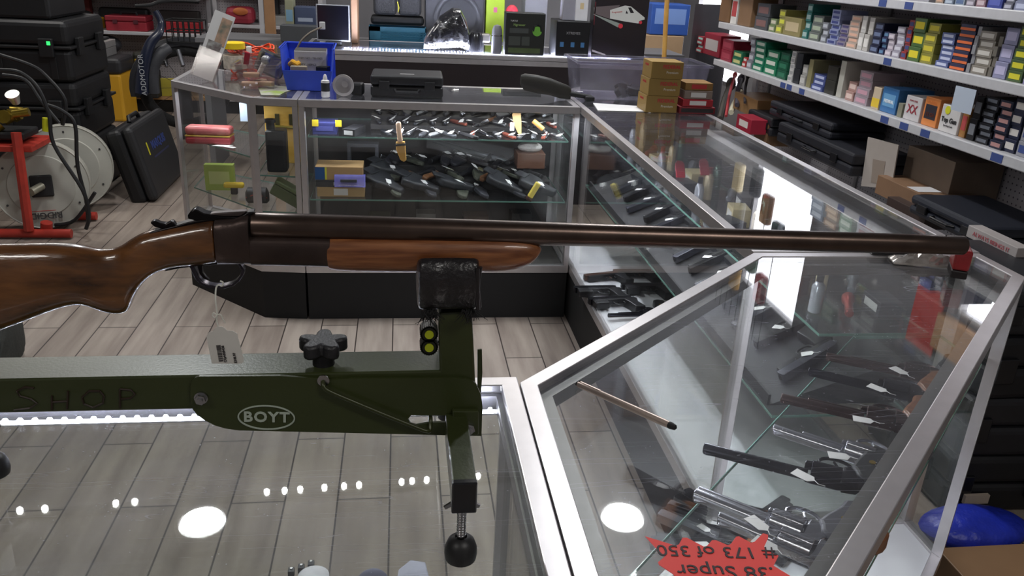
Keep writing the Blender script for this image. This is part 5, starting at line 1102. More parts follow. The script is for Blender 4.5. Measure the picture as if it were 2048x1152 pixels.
MB().tube([(-.03, 0, .075), (-.01, 0, .06), (.015, 0, .04)], .011, 10).build('handle', mat('c08a45', .4, 0, .1, 30), t, smooth=True); MB().tube(smooth([Vector((.015, 0, .04)), Vector((.032, 0, .025)), Vector((.03, 0, .008)), Vector((.015, 0, .001))]), .004, 8).build('blade', STEEL, t, smooth=True)
cartonbox('carton', 'shallow cardboard box with barcode label low on the far case middle shelf', 'carton', -.255, 3.55, .5455, .20, .12, .042, 'a98a5c', 'd3d0cc', '-y', lh=.7, lw=.3)
cartonbox('tray', 'dark grey tray stacked on the barcode cardboard box', 'tray', -.26, 3.55, .588, .20, .12, .028, '2f3034', 'b9b9ba', '-y', lh=.5, lw=.25)
t = cartonbox('carton', 'brown carton with blue and yellow end on top of the grey tray', 'carton', -.26, 3.56, .6165, .20, .13, .058, 'a8875c', None)
MB().box(-.1012, -.06, -.0660, -.0655, .002, .056).build('blue_label', mat('1f4f86', .5), t); MB().box(-.06, -.052, -.0662, -.0655, .002, .056).build('yellow_stripe', mat('d2cf3a', .5), t)
t = thing('blister_pack', 'clear blister pack with purple card leaning on the brown carton', 'blister pack', (-.215, 3.475, .592), 0, None, (-.4, 0, 0)); MB().box(-.065, .065, -.001, .001, 0, .055).build('card', mat('5a5ab8', .5, col2='8a86d0', nscale=20), t); MB().box(-.062, .062, -.016, -.002, .003, .05).build('blister', CLEARP2, t, bevel=.008); MB().box(-.04, .03, -.011, -.004, .02, .032).build('knife', FK, t, bevel=.002)
t = thing('equipment_stand', 'dark grey open stand standing behind the middle shelf boxes', 'frame', (-.17, 3.78, .5455)); b = MB()
for a in ((-.07, .07, 0, .05), (-.07, -.055, .05, .16), (.055, .07, .05, .16), (-.07, .07, .16, .175)): b.box(a[0], a[1], -.03, .03, a[2], a[3])
b.build('frame_body', mat('4a4a50', .5), t)
cartonbox('carton', 'brown cardboard box full of crumpled white paper, right end of middle shelf', 'carton', .60, 3.76, .6310, .13, .12, .07, '6b4836', None)
tag(MB().ball((.60, 3.76, .72), .045, 8, sc=(1.3, 1, .55)).build('crumpled_paper', mat('b9b2ae', .8, bump=1., bscale=40)), 'crumpled white paper heaped in the brown box, right end of middle shelf', 'paper')
t = thing('long_rod', 'long grey rod lying diagonally behind the knives on middle shelf', 'rod', (.15, 3.86, .62)); MB().cyl((0, 0, .10), (.45, -.05, -.01), .012, n=12).build('rod', mat('4a4d50', .4, .4), t, smooth=True)
t = thing('yellow_tool', 'yellow-handled knife hanging over the middle shelf edge, right end', 'knife', (.585, 3.462, .60)); MB().box(-.012, .012, -.012, .012, -.045, .03, Matrix.Rotation(.5, 4, 'Y')).build('handle', mat('c6b24a', .4), t, bevel=.005); MB().box(-.014, .014, -.014, .014, -.06, -.045, Matrix.Rotation(.5, 4, 'Y')).build('butt_cap', mat('3a2420', .4), t, bevel=.004)
for k, (x, z, w_, h) in enumerate(((-.10, .262, .10, .07), (.12, .262, .09, .085), (.36, .262, .12, .075), (.58, .262, .1, .09))): cartonbox('small_box', ['dark olive ammunition tin', 'grey cardboard box', 'dark brown box', 'black storage box'][k] + ' standing at back of far case bottom deck', 'box', x, 3.82, .2505, w_, .09, h + .05, ['4b4c3a', '7a7672', '4a352a', '232326'][k])

# ------------------------------------------------------------------ left angled case contents
t = thing('red_case', 'faded red rounded metal case with yellow stripe on left case top shelf', 'case', PX(420, 272, Y=3.80), -.06); t.location.z = .7005; t.location.x += .0
MB().box(-.10, .10, -.04, .04, 0, .036).build('base', mat('93343a', .45, 0, .1, 20), t, bevel=.012, seg=3); MB().box(-.10, .10, -.04, .04, .040, .078).build('lid', mat('9c3d42', .4, 0, col2='b0746a', nscale=14), t, bevel=.016, seg=3); MB().box(-.098, .098, -.039, .039, .0355, .0405).build('stripe', mat('c2a04a', .4), t)
tag(MB().prism([(-.83, 3.74), (-.78, 3.73), (-.73, 3.70), (-.72, 3.72), (-.76, 3.74), (-.74, 3.76), (-.80, 3.77)], .001, None, .7008).build('paper_scrap', PAPER), 'torn white paper scrap in front of the red case', 'paper')
t = thing('wooden_box', 'yellow wooden box with two brass latches behind black canister', 'box', (-.525, 3.74, .6355)); MB().box(-.065, .08, -.03, .03, 0, .285).build('box_body', mat('c99a3a', .45, 0, col2='e0b65a', nscale=6, stretch=(1, 1, 6)), t, bevel=.003)
for x in (-.01, .05): MB().box(x - .01, x + .01, -.034, -.030, .17, .22).build('latch', mat('6f6a45', .3, .8), t, bevel=.002)
MB().cyl((-.06, -.036, .17), (.07, -.036, .16), .005, n=8).build('rail', mat('b9a94a', .3, .8), t)
t = thing('canister', 'black pump canister standing in narrow case in front of wooden box', 'canister', (-.525, 3.57, .6355))
MB().box(-.04, .045, -.04, .04, 0, .18).build('body', BLACKP, t, bevel=.012, seg=3); MB().cyl((-.02, 0, .18), (-.02, 0, .222), .018, n=16).cyl((-.02, 0, .208), (-.02, 0, .222), .023, n=16).build('spout', BLACKP, t, smooth=True)
tag(MB().box(-.69, -.63, 3.70, 3.703, .82, .90).build('blue_card', mat('b5c4d4', .6)), 'pale blue card hanging inside left case beside wooden box', 'card')
cartonbox('small_box', 'lime green packet standing on left case middle shelf', 'box', -.83, 3.86, .4705, .13, .04, .12, 'a6ba50', 'c9d489', '-y', lh=.5)
t = thing('toy_drill', 'yellow and black pistol-grip tool on left case middle shelf', 'tool', (-.76, 3.78, .4705)); MB().box(-.04, .05, -.015, .015, .03, .055).build('body', mat('e3c025', .4), t, bevel=.008); MB().box(-.01, .02, -.013, .013, 0, .035).build('grip', BLACKP, t, bevel=.005)
t = thing('black_pouch', 'black zip pouch with red piping on left case middle shelf', 'pouch', (-.63, 3.64, .4705)); MB().loft([(-.05, 0, .03, .01, .02), (-.04, 0, .035, .03, .035), (.04, 0, .035, .03, .035), (.05, 0, .03, .01, .02)], 14).build('pouch', mat('252427', .6), t, smooth=True); MB().tube([(-.045, -.025, .03), (0, -.032, .05), (.045, -.025, .03)], .002, 6).build('piping', mat('b04038', .5), t)
cartonbox('small_box', 'small white cube box on left case bottom deck', 'box', -.88, 3.88, .2505, .07, .07, .075, 'c9c8c8')
t = thing('olive_box', 'olive green plastic ammunition box leaning in narrow case', 'box', (-.50, 3.56, .30), 0, None, (0, .55, 0)); MB().box(-.07, .07, -.04, .04, 0, .05).build('base', mat('4f5a36', .5), t, bevel=.005); MB().box(-.072, .072, -.042, .042, .052, .068).build('lid', mat('59653d', .5), t, bevel=.005)
t.location = (-.505, 3.58, .55); settle(t, .4705)
for k, (x, y, c_, w_) in enumerate(((-.76, 3.80, '4a5a3a', 'dark green pouch'), (-.68, 3.72, 'b5a04a', 'brass-coloured fitting'), (-.80, 3.95, '8a3a30', 'red tool roll'), (-.60, 3.62, '33332f', 'black coiled strap'))):
    t = thing('pouch' if k != 1 else 'fitting', '%s lying on the left case bottom deck' % w_, 'pouch' if k != 1 else 'fitting', (x, y, .2505)); MB().ball((0, 0, .03), .042, 8, sc=(1.1, .8, .7)).build('body', mat(c_, .5, .2 if k == 1 else 0, .2, 30), t, smooth=True)

# ------------------------------------------------------------------ back counter and its goods
BC = [(-.6, 5.3), (1.65, 5.3), (1.65, 6.0), (-.6, 6.0)]
bc = case('display_case', 'long back counter with dark front and glowing light strip under its glass', BC, panes=(), deck_z=.937, deck_m=mat('5a5a60', .6), kick_m=mat('1c1215', .55, 0, .1, 12), led=[((-.35, y_), (1.5, y_), .952, .02, 260., .006) for y_ in (5.43, 5.47, 5.51, 5.55)])  # extra strip rows added behind the first to widen the glow band
def bx(name, label, cat, a, b, ty, Y, dep, col, z=TOP + .0015, lab=None, tx=None, tc='c9c9c9', lh=.4, lw=.7, lz=.6, rough=.4, kind=None):
    p, q = PX(a, 95, Y=Y), PX(b, 95, Y=Y); h = PX((a + b) / 2, ty, Y=Y).z - z
    return cartonbox(name, label, cat, (p.x + q.x) / 2, Y + dep / 2, z, abs(q.x - p.x), dep, h, col, lab, '-y', lh=lh, lw=lw, txt=tx, tcol=tc, lz=lz, rough=rough)
t = bx('headphone_box', 'black and green headphone box standing on the back counter', 'box', 1010, 1088, 26, 5.36, .12, '1f211e', lab=None)
def on(t, x0, x1, z0, z1, col, dep, nm='print', o_=.001): MB().box(x0, x1, -dep / 2 - o_, -dep / 2 - o_ + .0005, z0, z1).build(nm, mat(col, .5), t)
on(t, -.10, .02, .135, .165, '3a3d3c', .12); on(t, -.105, -.03, .06, .115, '383c38', .12); on(t, -.02, .03, .06, .115, '383c38', .12); on(t, -.105, .1, .015, .045, '3d4a24', .12); 
MB().cyl((.075, -.0625, .15), (.075, -.0612, .15), .03, n=20).build('green_glow_print', mat('5f9a35', .5), t); MB().tube([(.05, -.063, .15), (.055, -.063, .18), (.075, -.063, .19), (.095, -.063, .18), (.1, -.063, .15)], .005, 6).build('headband_print', BLACKP, t)
text('lettering', 'Ngreaser', .02, mat('86a25a', .5), basis((-.04, -.0615, .185), (1, 0, 0), (0, 0, 1)), t); text('lettering', 'TURTLE', .013, mat('d0d0d0', .5), basis((-.075, -.0615, .208), (1, 0, 0), (0, 0, 1)), t)
t = bx('webcam_box', 'black box with blue icons next to the headphone box', 'box', 1111, 1178, 42, 5.38, .25, '131316')
w0 = .11
for x in (-.07, .0, .065): on(t, x - .012, x + .012, .06, .09, '3f6f9c', .25, 'icon_print')
text('lettering', 'XTREMES', .022, mat('8f8f92', .5), basis((0, -.1262, .145), (1, 0, 0), (0, 0, 1)), t)
bx('carton', 'grey white carton on top of the blue-icon black box', 'carton', 1121, 1146, -10, 5.42, .1, '9c9ba6', z=PX(1140, 42, Y=5.38).z + .002)
bx('carton', 'bright white tall carton with tan emblem on the blue-icon black box', 'carton', 1146, 1170, -8, 5.40, .09, 'e6e6ea', z=PX(1140, 42, Y=5.38).z + .002, lab='dcc79a', lh=.25, lw=.3)
t = bx('poster_carton', 'tall black and red carton picturing a white train', 'carton', 1183, 1290, -30, 5.42, .12, '231d22')
# the train picture, as flat print on the carton
def pr(pts, col, nm, o_=.0012):
    q = [PX(a, b, Y=5.42) - t.location for a, b in pts]; M = Matrix(((1, 0, 0, 0), (0, 0, 1, -.06 - o_), (0, 1, 0, 0), (0, 0, 0, 1)))
    MB().prism([(p.x, p.z) for p in q], .0004, M).build(nm, mat(col, .5), t)
pr([(1187, 14), (1240, 10), (1220, 38), (1188, 27)], '6f6466', 'print'); pr([(1187, 28), (1240, 47), (1236, 55), (1187, 29)], '9aa39c', 'print', .0016)
pr([(1220, 20), (1250, 11), (1262, 13), (1289, 35), (1289, 39), (1278, 42), (1277, 47), (1250, 43), (1220, 37)], 'd8dad6', 'train_print', .002); pr([(1251, 27), (1253, 21), (1256, 27)], '1c1c22', 'print', .0026); pr([(1256, 15), (1262, 15), (1268, 26), (1261, 26)], '1c1c22', 'print', .0026)
p = PX(1241, 52, Y=5.42) - t.location; MB().cyl((p.x, -.0632, p.z), (p.x, -.062, p.z), .015, n=20).build('print', mat('d83848', .5), t); p = PX(1281, 45, Y=5.42) - t.location; MB().cyl((p.x, -.0632, p.z), (p.x, -.062, p.z), .010, n=20).build('print', mat('d83848', .5), t)
p = PX(1234, 24, Y=5.42) - t.location; text('lettering', 'Progressave', .014, mat('d05a5a', .5), basis((p.x, -.0632, p.z), (1, 0, .13), (0, 0, 1)), t)
pr([(1184, 99), (1210, 108), (1212, 112), (1184, 103)], 'b9b0b4', 'print')
MB().box(-.178, -.172, -.0612, -.0602, .2, .34).build('red_edge', mat('6b2a34', .4), t)
t = thing('monitor', 'flat black monitor screen on the back counter', 'monitor', PX(668, 95, Y=5.62)); t.location.z = TOP + .0015
MB().box(-.105, .105, -.01, .012, .02, .245).build('bezel', mat('8b8d90', .35, .5), t, bevel=.003); MB().box(-.097, .097, -.0112, -.0098, .03, .238).build('screen', mat('0a0a0f', .15), t); MB().box(-.05, .05, -.03, .05, 0, .02).build('stand', BLACKP, t, bevel=.004)
t = thing('bagged_item', 'lumpy black item wrapped in clear glossy plastic on the back counter', 'wrapped item', (.31, 5.52, TOP + .0015)); 
rg = random.Random(5); b = MB(); st2 = []
b.loft([(-.16, 0, .035, .05, .03), (-.13, 0, .06, .08, .055), (-.06, 0, .11, .09, .10), (.02, 0, .14, .09, .125), (.07, 0, .14, .085, .12), (.11, 0, .10, .07, .09), (.135, 0, .05, .05, .045)], 18, e=2.2)
o_ = b.build('wrap', mat('232326', .14, 0, col2='6a6a6c', nscale=22, thr=(.55, .75), bump=1.0, bscale=26, coat=1.), t, smooth=True)
t = thing('speaker_cylinder', 'grey cylindrical speaker behind the light strip of the back counter', 'speaker', PX(993, 95, Y=5.40)); t.location.z = TOP + .0015; MB().lathe([(.032, 0), (.034, .004), (.034, .12), (.031, .15), (.022, .172), (.001, .18)], 22).build('body', mat('77777d', .5, .2), t, smooth=True); MB().lathe([(.0345, .11), (.0345, .116), (.034, .116)], 22).build('ring', STEEL, t, smooth=True)
t = thing('black_lamp', 'small black and silver lamp between wrapped item and cylinder speaker', 'lamp', PX(952, 92, Y=5.5)); t.location.z = TOP + .0015; MB().lathe([(.05, 0), (.05, .09), (.03, .12)], 16).build('body', BLACKS, t, smooth=True); MB().box(.03, .09, -.03, .03, .06, .115).build('head', mat('8a8580', .3, .5), t, bevel=.01)
# blue crate with seat pad, speaker cabinet, lime box: behind the counter on a rear shelf
rs = thing('rear_shelf', 'low grey shelf behind the back counter carrying the blue crate', 'shelf', (.2, 6.35, 0)); MB().box(-1.6, 1.9, -.25, .25, .90, .93).build('top', mat('6b6a6c', .6), rs); 
for x in (-1.55, -.4, .7, 1.85): MB().box(x - .02, x + .02, -.24, .24, 0, .90).build('leg', mat('6b6a6c', .6), rs)
def bk(name, label, cat, a, b, ty, by, Y, dep, col, rough=.5, lab=None, **k): 
    return bx(name, label, cat, a, b, ty, Y, dep, col, z=.9305 if by is None else by, lab=lab, rough=rough, **k)
t = thing('crate', 'teal blue plastic crate behind the back counter light strip', 'crate', PX(795, 75, Y=6.2)); t.location.z = .9305; b = MB(); CR_ = mat('2f6f8c', .5)
b.box(-.2, .2, -.1, -.095, 0, .03).box(-.2, .2, -.1, -.095, .09, .12).box(-.2, -.12, -.1, -.095, 0, .12)
for i in range(13): b.box(-.11 + i * .024, -.104 + i * .024, -.1, -.095, .03, .09)
for i in range(3): b.box(-.12, .2, -.1, -.095, .04 + i * .018, .045 + i * .018)
b.box(-.2, .2, .095, .1, 0, .12).box(-.2, -.195, -.1, .1, 0, .12).box(.195, .2, -.1, .1, 0, .12).box(-.2, .2, -.1, .1, 0, .005).build('crate_body', CR_, t)
t = thing('seat_pad', 'black quilted backpack hanging above the teal crate', 'bag', PX(795, 30, Y=6.3)); t.location.z = 1.056; MB().box(-.19, .19, -.08, .1, .0, .06).build('base', BLACKM, t, bevel=.02); MB().box(-.17, -.005, -.09, .08, .065, .26).box(.005, .17, -.09, .08, .065, .26).build('pad', mat('2c2c2e', .7, bump=.3, bscale=90), t, bevel=.03, seg=3); MB().tube([(0, -.095, .16), (.01, -.1, .12), (.005, -.095, .09)], .004, 5).build('yellow_cord', mat('c9c23a', .5), t)
t = thing('loudspeaker', 'dark grey loudspeaker cabinet with round cone behind wrapped item', 'loudspeaker', PX(910, 60, Y=6.3)); t.location.z = .9305; MB().box(-.22, .2, -.1, .12, 0, .36).build('cabinet', mat('3c3c40', .6, 0, .1, 30), t, bevel=.008); MB().lathe([(.165, 0), (.17, .01), (.155, .012), (.14, .004), (.06, -.03), (.04, -.01), (.001, .0)], 32, Matrix.Translation((.01, -.101, .19)) @ Matrix.Rotation(PI / 2, 4, 'X')).build('cone', mat('2a2a2d', .4, 0, .1, 20), t, smooth=True)
bk('carton', 'lime green upright box with pink letter behind cylinder speaker', 'carton', 970, 1006, -20, .97, 6.2, .12, 'a5c32c', lab='c9688a', lh=.1, lw=.2, lz=.62)
bk('carton', 'light grey rounded carton behind the headphone box', 'carton', 1046, 1090, -20, None, 6.25, .2, '8f8f94')
t = thing('red_figure', 'small red and black plush behind the headphone box', 'toy', PX(1024, 20, Y=5.9)); t.location.z = .9305; MB().ball((0, 0, .26), .045, 8, sc=(1, .8, 1.2)).build('head', mat('c02a3c', .6), t, smooth=True); MB().lathe([(.05, 0), (.055, .1), (.04, .22)], 14).build('body', BLACKM, t, smooth=True)
tag(MB().box(-.32, -.28, 5.75, 6.02, TOP + .0015, TOP + .30).build('brown_board', mat('8a6a50', .6), bevel=.004), 'brown wooden panel standing right of the black monitor', 'panel')
bk('carton', 'navy carton with white lettering left of the monitor', 'carton', 592, 634, 14, None, 6.3, .15, '3c4660', lab='9aa3b4', lh=.12, lw=.7)
bk('carton', 'colourful tan and blue carton left of the navy carton', 'carton', 574, 590, 0, None, 6.28, .15, '8a8a70', lab='6f92a8', lh=.3, lw=.8)
bk('stereo', 'wide dark grey flat stereo box under the navy carton', 'stereo', 562, 636, 52, .9305, 6.05, .15, '45474a')
tag(MB().box(-.04, .04, -.02, .02, 0, 1.6, Matrix.Translation((-1.02, 7.0, 0))).build('wooden_post', mat('9a7350', .6, 0, .1, 12), bevel=.003), 'tan wooden post with round holes behind the orange cord', 'post')
bx('carton', 'large blue carton with printed dots near the broom', 'carton', 1296, 1372, 8, 6.6, .3, '3a5fb0', z=PX(1330, 70, Y=6.6).z, lab='7f9fdc', lh=.5, lw=.8)
bx('carton', 'plain tan cardboard carton under the blue carton', 'carton', 1286, 1366, 70.5, 6.6, .3, 'b99a78', z=.0)
# ------------------------------------------------------------------ tool shelving at the back left
for k, (x0, x1, zs, lb) in enumerate(((-5.0, -1.86, (.74, 1.07), 'long white shelving with pegboard holding tools at the back left'), (-1.80, -.75, (.84, 1.2), 'short white shelving bay right of the tool shelving'))):
    t = thing('gondola_shelving', lb, 'shelving', ((x0 + x1) / 2, 8.8, 0)); hw_ = (x1 - x0) / 2
    MB().box(-hw_, hw_, .0, .03, .1, 1.9).build('pegboard', PEG, t); MB().box(-hw_, hw_, -.42, -.001, .12, .15).build('base_shelf', mat('b08a60', .5) if k == 0 else SHW, t); MB().box(-hw_, hw_, -.40, -.001, 0, .12).build('base_front', BLACKM, t)
    for z in zs: MB().box(-hw_, hw_, -.40, -.001, z - .03, z).build('shelf', SHW, t, bevel=.003)
    for x in (-hw_, hw_): MB().box(x - .02, x + .02, -.42 if k == 1 and x > 0 else -.02, 0, 0, 1.9).build('upright', SHW, t)
tag(MB().box(-.02, .02, -.02, .02, 0, 1.6, Matrix.Translation((-1.27, 8.2, 0))).build('white_pole', SHW), 'white pole standing right of the red tool bag', 'pole')
SHF = .7405
def tl(name, label, cat, a, b, ty, col, z=SHF, Y=8.42, dep=.25, kind='box', bev=.01, col2=None, rough=.5):
    p, q = PX(a, 60, Y=Y), PX(b, 60, Y=Y); h = PX((a + b) / 2, ty, Y=Y).z - z; t = thing(name, label, cat, ((p.x + q.x) / 2, Y + dep / 2, z)); w_ = (q.x - p.x) / 2
    MB().box(-w_, w_, -dep / 2, dep / 2, 0, h * (.62 if kind == 'tool' else 1)).build('body', mat(col, rough, 0, .08, 20), t, bevel=bev)
    if kind == 'tool':
        MB().box(-w_, w_, -dep / 2 - .004, dep / 2, h * .64, h).build('lid', mat(col2 or col, rough), t, bevel=bev)
        for s in (-.5, .5): MB().box(s * w_ - .02, s * w_ + .02, -dep / 2 - .014, -dep / 2 - .003, h * .5, h * .75).build('latch', mat('55202a' if col == '9c2634' else '777', .5) if col == '9c2634' else STEEL, t)
        MB().tube([(-w_ * .4, 0, h), (-w_ * .35, 0, h * 1.18), (w_ * .35, 0, h * 1.18), (w_ * .4, 0, h)], .012, 8).build('handle', BLACKP, t, smooth=True)
    return t
tl('toolbox', 'red plastic toolbox on the back tool shelf', 'toolbox', 212, 294, 32, '9c2634', kind='tool', col2='8c2230')
tl('tool_bag', 'black tool bag behind and beside the red toolbox', 'bag', 200, 300, 16, '1f1f21', Y=8.685, dep=.1, bev=.03)
tl('carton', 'dark carton of picture printing on the tool shelf', 'carton', 320, 400, 22, '33302f', kind='box', Y=8.685, dep=.1)
tl('red_crate', 'red crate with yellow rim seen through the bike basket', 'crate', 322, 398, 44, 'a8242c', Y=8.45, dep=.2)
t = tl('cordless_drill', 'yellow and black cordless drill on the back tool shelf', 'drill', 172, 194, 37, 'd9a520', bev=.01)
t = thing('angle_tool', 'round yellow power tool at left of the cordless drill', 'power tool', PX(149, 60, Y=8.5)); t.location.z = SHF; MB().ball((0, 0, .15), .075, 10, sc=(1, .7, 1)).build('motor_housing', mat('d9a822', .4), t, smooth=True); MB().cyl((.06, 0, .15), (.16, 0, .12), .035, n=14).build('gear_head', BLACKP, t, smooth=True); MB().box(.0, .14, -.04, .04, 0, .05).build('battery', BLACKP, t, bevel=.008)
tag(MB().box(-3.03, -2.93, 8.7, 8.79, SHF, 1.03).build('red_fabric', mat('6a2a28', .8), bevel=.03), 'dark red cloth hanging behind the yellow power tools', 'cloth')
t = tl('tool_bag', 'red and orange tool bag on the short shelving bay', 'bag', 452, 508, 14, 'a03040', z=.8405, Y=8.42, dep=.2, bev=.05); MB().ball((.02, -.12, .12), .05, 8, sc=(1.4, .3, .7)).build('front_pocket', mat('c9703a', .6), t, smooth=True)
tl('storage_tote', 'pale storage bin under the short shelving bay', 'bin', 540, 575, 32, '8f8f8c', z=.8405, Y=8.45, dep=.3)
tl('carton', 'tall black bundle on the short shelving bay', 'bundle', 518, 560, -10, '1c1c1e', z=.8405, Y=8.62, dep=.1, bev=.02)
# yellow/black toolbox with aluminium case on top, small box
t = thing('rolling_toolbox', 'large yellow and black rolling toolbox beneath the aluminium case', 'toolbox', (-2.72, 8.05, 0)); MB().box(-.27, .25, -.2, .2, .0, .42).build('body', mat('e0a82a', .45), t, bevel=.02); MB().box(-.29, .27, -.22, .2, .42, .56).build('lid', mat('2b2b2e', .5), t, bevel=.04, seg=3); MB().box(-.28, .02, -.212, -.2, .02, .41).build('front_panel', mat('2e2d2f', .5), t, bevel=.01)
t = thing('aluminium_case', 'silver aluminium flight case lying on the rolling toolbox', 'case', (-2.80, 8.02, .5605)); MB().box(-.27, .22, -.17, .17, 0, .07).build('base', mat('b4b3b1', .35, .5, .05, 20), t, bevel=.004); MB().box(-.27, .22, -.17, .17, .073, .13).build('lid', mat('c4c3c1', .35, .5, .05, 20), t, bevel=.004)
for x in (-.22, .13): MB().box(x, x + .05, -.176, -.169, .04, .11).build('latch', STEEL, t)
MB().tube([(-.06, -.17, .05), (-.05, -.2, .045), (.02, -.2, .045), (.03, -.17, .05)], .008, 6).build('handle', STEEL, t)
t = thing('helmet', 'dark rounded helmet bag behind the aluminium case', 'helmet', (-2.78, 8.5, .1505)); MB().ball((0, 0, .455), .13, 10, sc=(1.2, .8, .7)).build('shell', mat('2f2f33', .5), t, smooth=True); MB().cyl((0, 0, 0), (0, 0, .37), .09, n=14).build('stand', BLACKM, t)
t = thing('chainsaw', 'small yellow and black chainsaw right of the aluminium case', 'power tool', (-2.38, 8.35, .1505)); MB().box(-.1, .06, -.08, .08, .25, .42).build('body', mat('2a2a22', .5), t, bevel=.03); MB().box(.03, .2, -.015, .015, .3, .38).build('guide_bar', mat('38383a', .5), t, bevel=.02); MB().box(-.08, .02, -.085, .0, .32, .36).build('side_panel', mat('c9a020', .5), t, bevel=.01); MB().box(-.1, .1, -.09, .09, 0, .25).build('storage_box', mat('1b1b1d', .6), t, bevel=.01)
tag(MB().box(-2.35, -2.1, 8.4, 8.42, .1505, .32).build('yellow_sign', mat('b3a53a', .6), bevel=.004), 'yellow sign board leaning on base shelf behind the bike', 'sign')
# e-bike
t = thing('electric_bike', 'dark blue step-through electric bicycle with black wire front basket', 'bicycle', (-1.85, 7.0, 0)); NAVY = mat('1c2338', .35, 0, 0, 8, coat=.5)
def bp(a, b, Y): return PX(a, b, Y=Y) - t.location
ft = smooth([bp(284, 186, 7.0), bp(286, 150, 7.0), bp(292, 112, 7.0), bp(302, 85, 7.02), bp(318, 66, 7.05), bp(322, 45, 7.1), bp(310, 22, 7.1)], 6)
MB().tube(ft, [.055 - .028 * min(1, i / 30) for i in range(len(ft))], 12).build('main_frame', NAVY, t, smooth=True)
MB().tube(smooth([bp(308, 186, 7.03), bp(306, 140, 7.03), bp(322, 108, 7.05), bp(336, 96, 7.1)], 6), .045, 12).build('rear_frame', mat('3c3d42', .5, 0, .1, 20), t, smooth=True)
text('brand_lettering', 'ADDMOTOR', .055, mat('b5b8bc', .5), basis(bp(285, 150, 6.94), (0, 0, 1), (-1, 0, 0)), t)
b = MB(); wc = bp(372, 175, 7.25)
b.tube([wc + Vector((.30 * math.cos(a * PI / 20), .12 * math.cos(a * PI / 20), .30 * math.sin(a * PI / 20))) for a in range(40)], .045, 10, closed=True); b.build('tyre', mat('131314', .8, bump=.5, bscale=60), t, smooth=True)
MB().tube([wc + Vector((.36 * math.cos(a * PI / 20), .14 * math.cos(a * PI / 20) - .0, .36 * math.sin(a * PI / 20))) for a in range(3, 22)], .05, 8).build('mudguard', mat('2c2d31', .4), t, smooth=True)
b = MB(); b.cyl(wc + Vector((0, -.05, 0)), wc + Vector((0, .05, 0)), .05, n=14)
for i in range(12): b.cyl(wc, wc + Vector((.28 * math.cos(i * PI / 6), .11 * math.cos(i * PI / 6), .28 * math.sin(i * PI / 6))), .002, n=4)
b.build('spokes', mat('3a3a3c', .4, .6), t)
b = MB(); bz0, bz1 = bp(360, 84, 7.15).z, bp(360, 42, 7.15).z; x0, x1 = bp(332, 60, 7.15).x, bp(400, 60, 7.15).x; yb = bp(360, 60, 7.15).y
for i in range(7):
    x = x0 + (x1 - x0) * i / 6; b.tube([(x, yb, bz1), (x, yb, bz0), (x, yb + .22, bz0), (x, yb + .22, bz1)], .005, 5)
for z in (bz0, bz0 + (bz1 - bz0) * .5, bz1): b.tube([(x0, yb, z), (x1, yb, z), (x1, yb + .22, z), (x0, yb + .22, z)], .006, 5, closed=True)
b.build('wire_basket', BLACKM, t)
b = MB(); b.tube(smooth([bp(270, 12, 7.1), bp(300, 10, 7.15), bp(318, 4, 7.2), bp(350, 2, 7.3), bp(398, 4, 7.3)], 5), .014, 8); b.build('handlebar', BLACKM, t, smooth=True)
MB().tube([bp(356, 100, 7.1), bp(366, 132, 7.05)], .018, 8).tube([bp(326, 112, 7.1), bp(334, 134, 7.05)], .012, 8).build('chrome_fork', STEEL, t, smooth=True)
MB().box(wc.x - .05, wc.x + .05, wc.y - .1, wc.y - .05, .0, wc.z - .0).build('kickstand', BLACKM, t)
# ------------------------------------------------------------------ left: case stack, leaning case, drain machine
HC = mat('121214', .5, 0, .15, 20)
for k, (z0, z1, lb) in enumerate(((0, .36, 'large black hard case at the bottom of the tall stack'), (.361, .72, 'large black hard case in middle of the tall stack'), (.721, 1.075, 'large black hard case on top of the tall stack'))):
    t = thing('hard_case', lb, 'case', (-2.33, 5.62, z0), 0, 'large black cases in the tall stack'); h = z1 - z0
    MB().box(-.40, .40, -.33, .33, 0, h * .56).build('base', HC, t, bevel=.035, seg=3); MB().box(-.40, .40, -.33, .33, h * .58, h).build('lid', HC, t, bevel=.035, seg=3)
    MB().box(-.415, .415, -.345, .345, h * .545, h * .595).build('rim', HC, t, bevel=.006)
    for x in (.28, -.1): MB().box(x - .04, x + .04, -.362, -.33, h * .42, h * .72).build('latch', HC, t, bevel=.006)
    for y in (-.2, .15): MB().box(.40, .43, y - .04, y + .04, h * .42, h * .72).build('latch', HC, t, bevel=.006)
    for x in (-.3, .0, .3): MB().box(x - .02, x + .02, -.338, -.33, .02, h * .5).build('rib', HC, t, bevel=.004)
    if k == 2: MB().box(.29, .31, -.3625, -.3615, h * .62, h * .68).build('indicator', emis('30e060', 2.), t)
    if k == 1: MB().cyl((-.12, -.3385, h * .8), (-.12, -.337, h * .8), .035, n=20).build('badge', mat('4a4a4c', .4, .5), t)
t = thing('hard_case', 'flat black case on the tall stack, its top out of frame', 'case', (-2.36, 5.62, 1.076)); MB().box(-.36, .34, -.3, .3, 0, .14).build('base', HC, t, bevel=.02); MB().box(-.36, .34, -.3, .3, .145, .24).build('lid', HC, t, bevel=.02)
t = thing('tool_case', 'black tool case with blue and yellow lettering leaning on the stack', 'case', (-1.58, 5.60, .003), 0, None, (0, -.24, 0)); 
MB().box(-.10, .0, -.37, .37, .0, .47).build('base', HC, t, bevel=.03, seg=3); MB().box(.003, .07, -.37, .37, .0, .47).build('lid', mat('232325', .5, 0, .08, 20), t, bevel=.03, seg=3); MB().tube([(-.02, -.1, .47), (-.02, -.08, .50), (-.02, .08, .50), (-.02, .1, .47)], .014, 8).build('handle', HC, t, smooth=True)
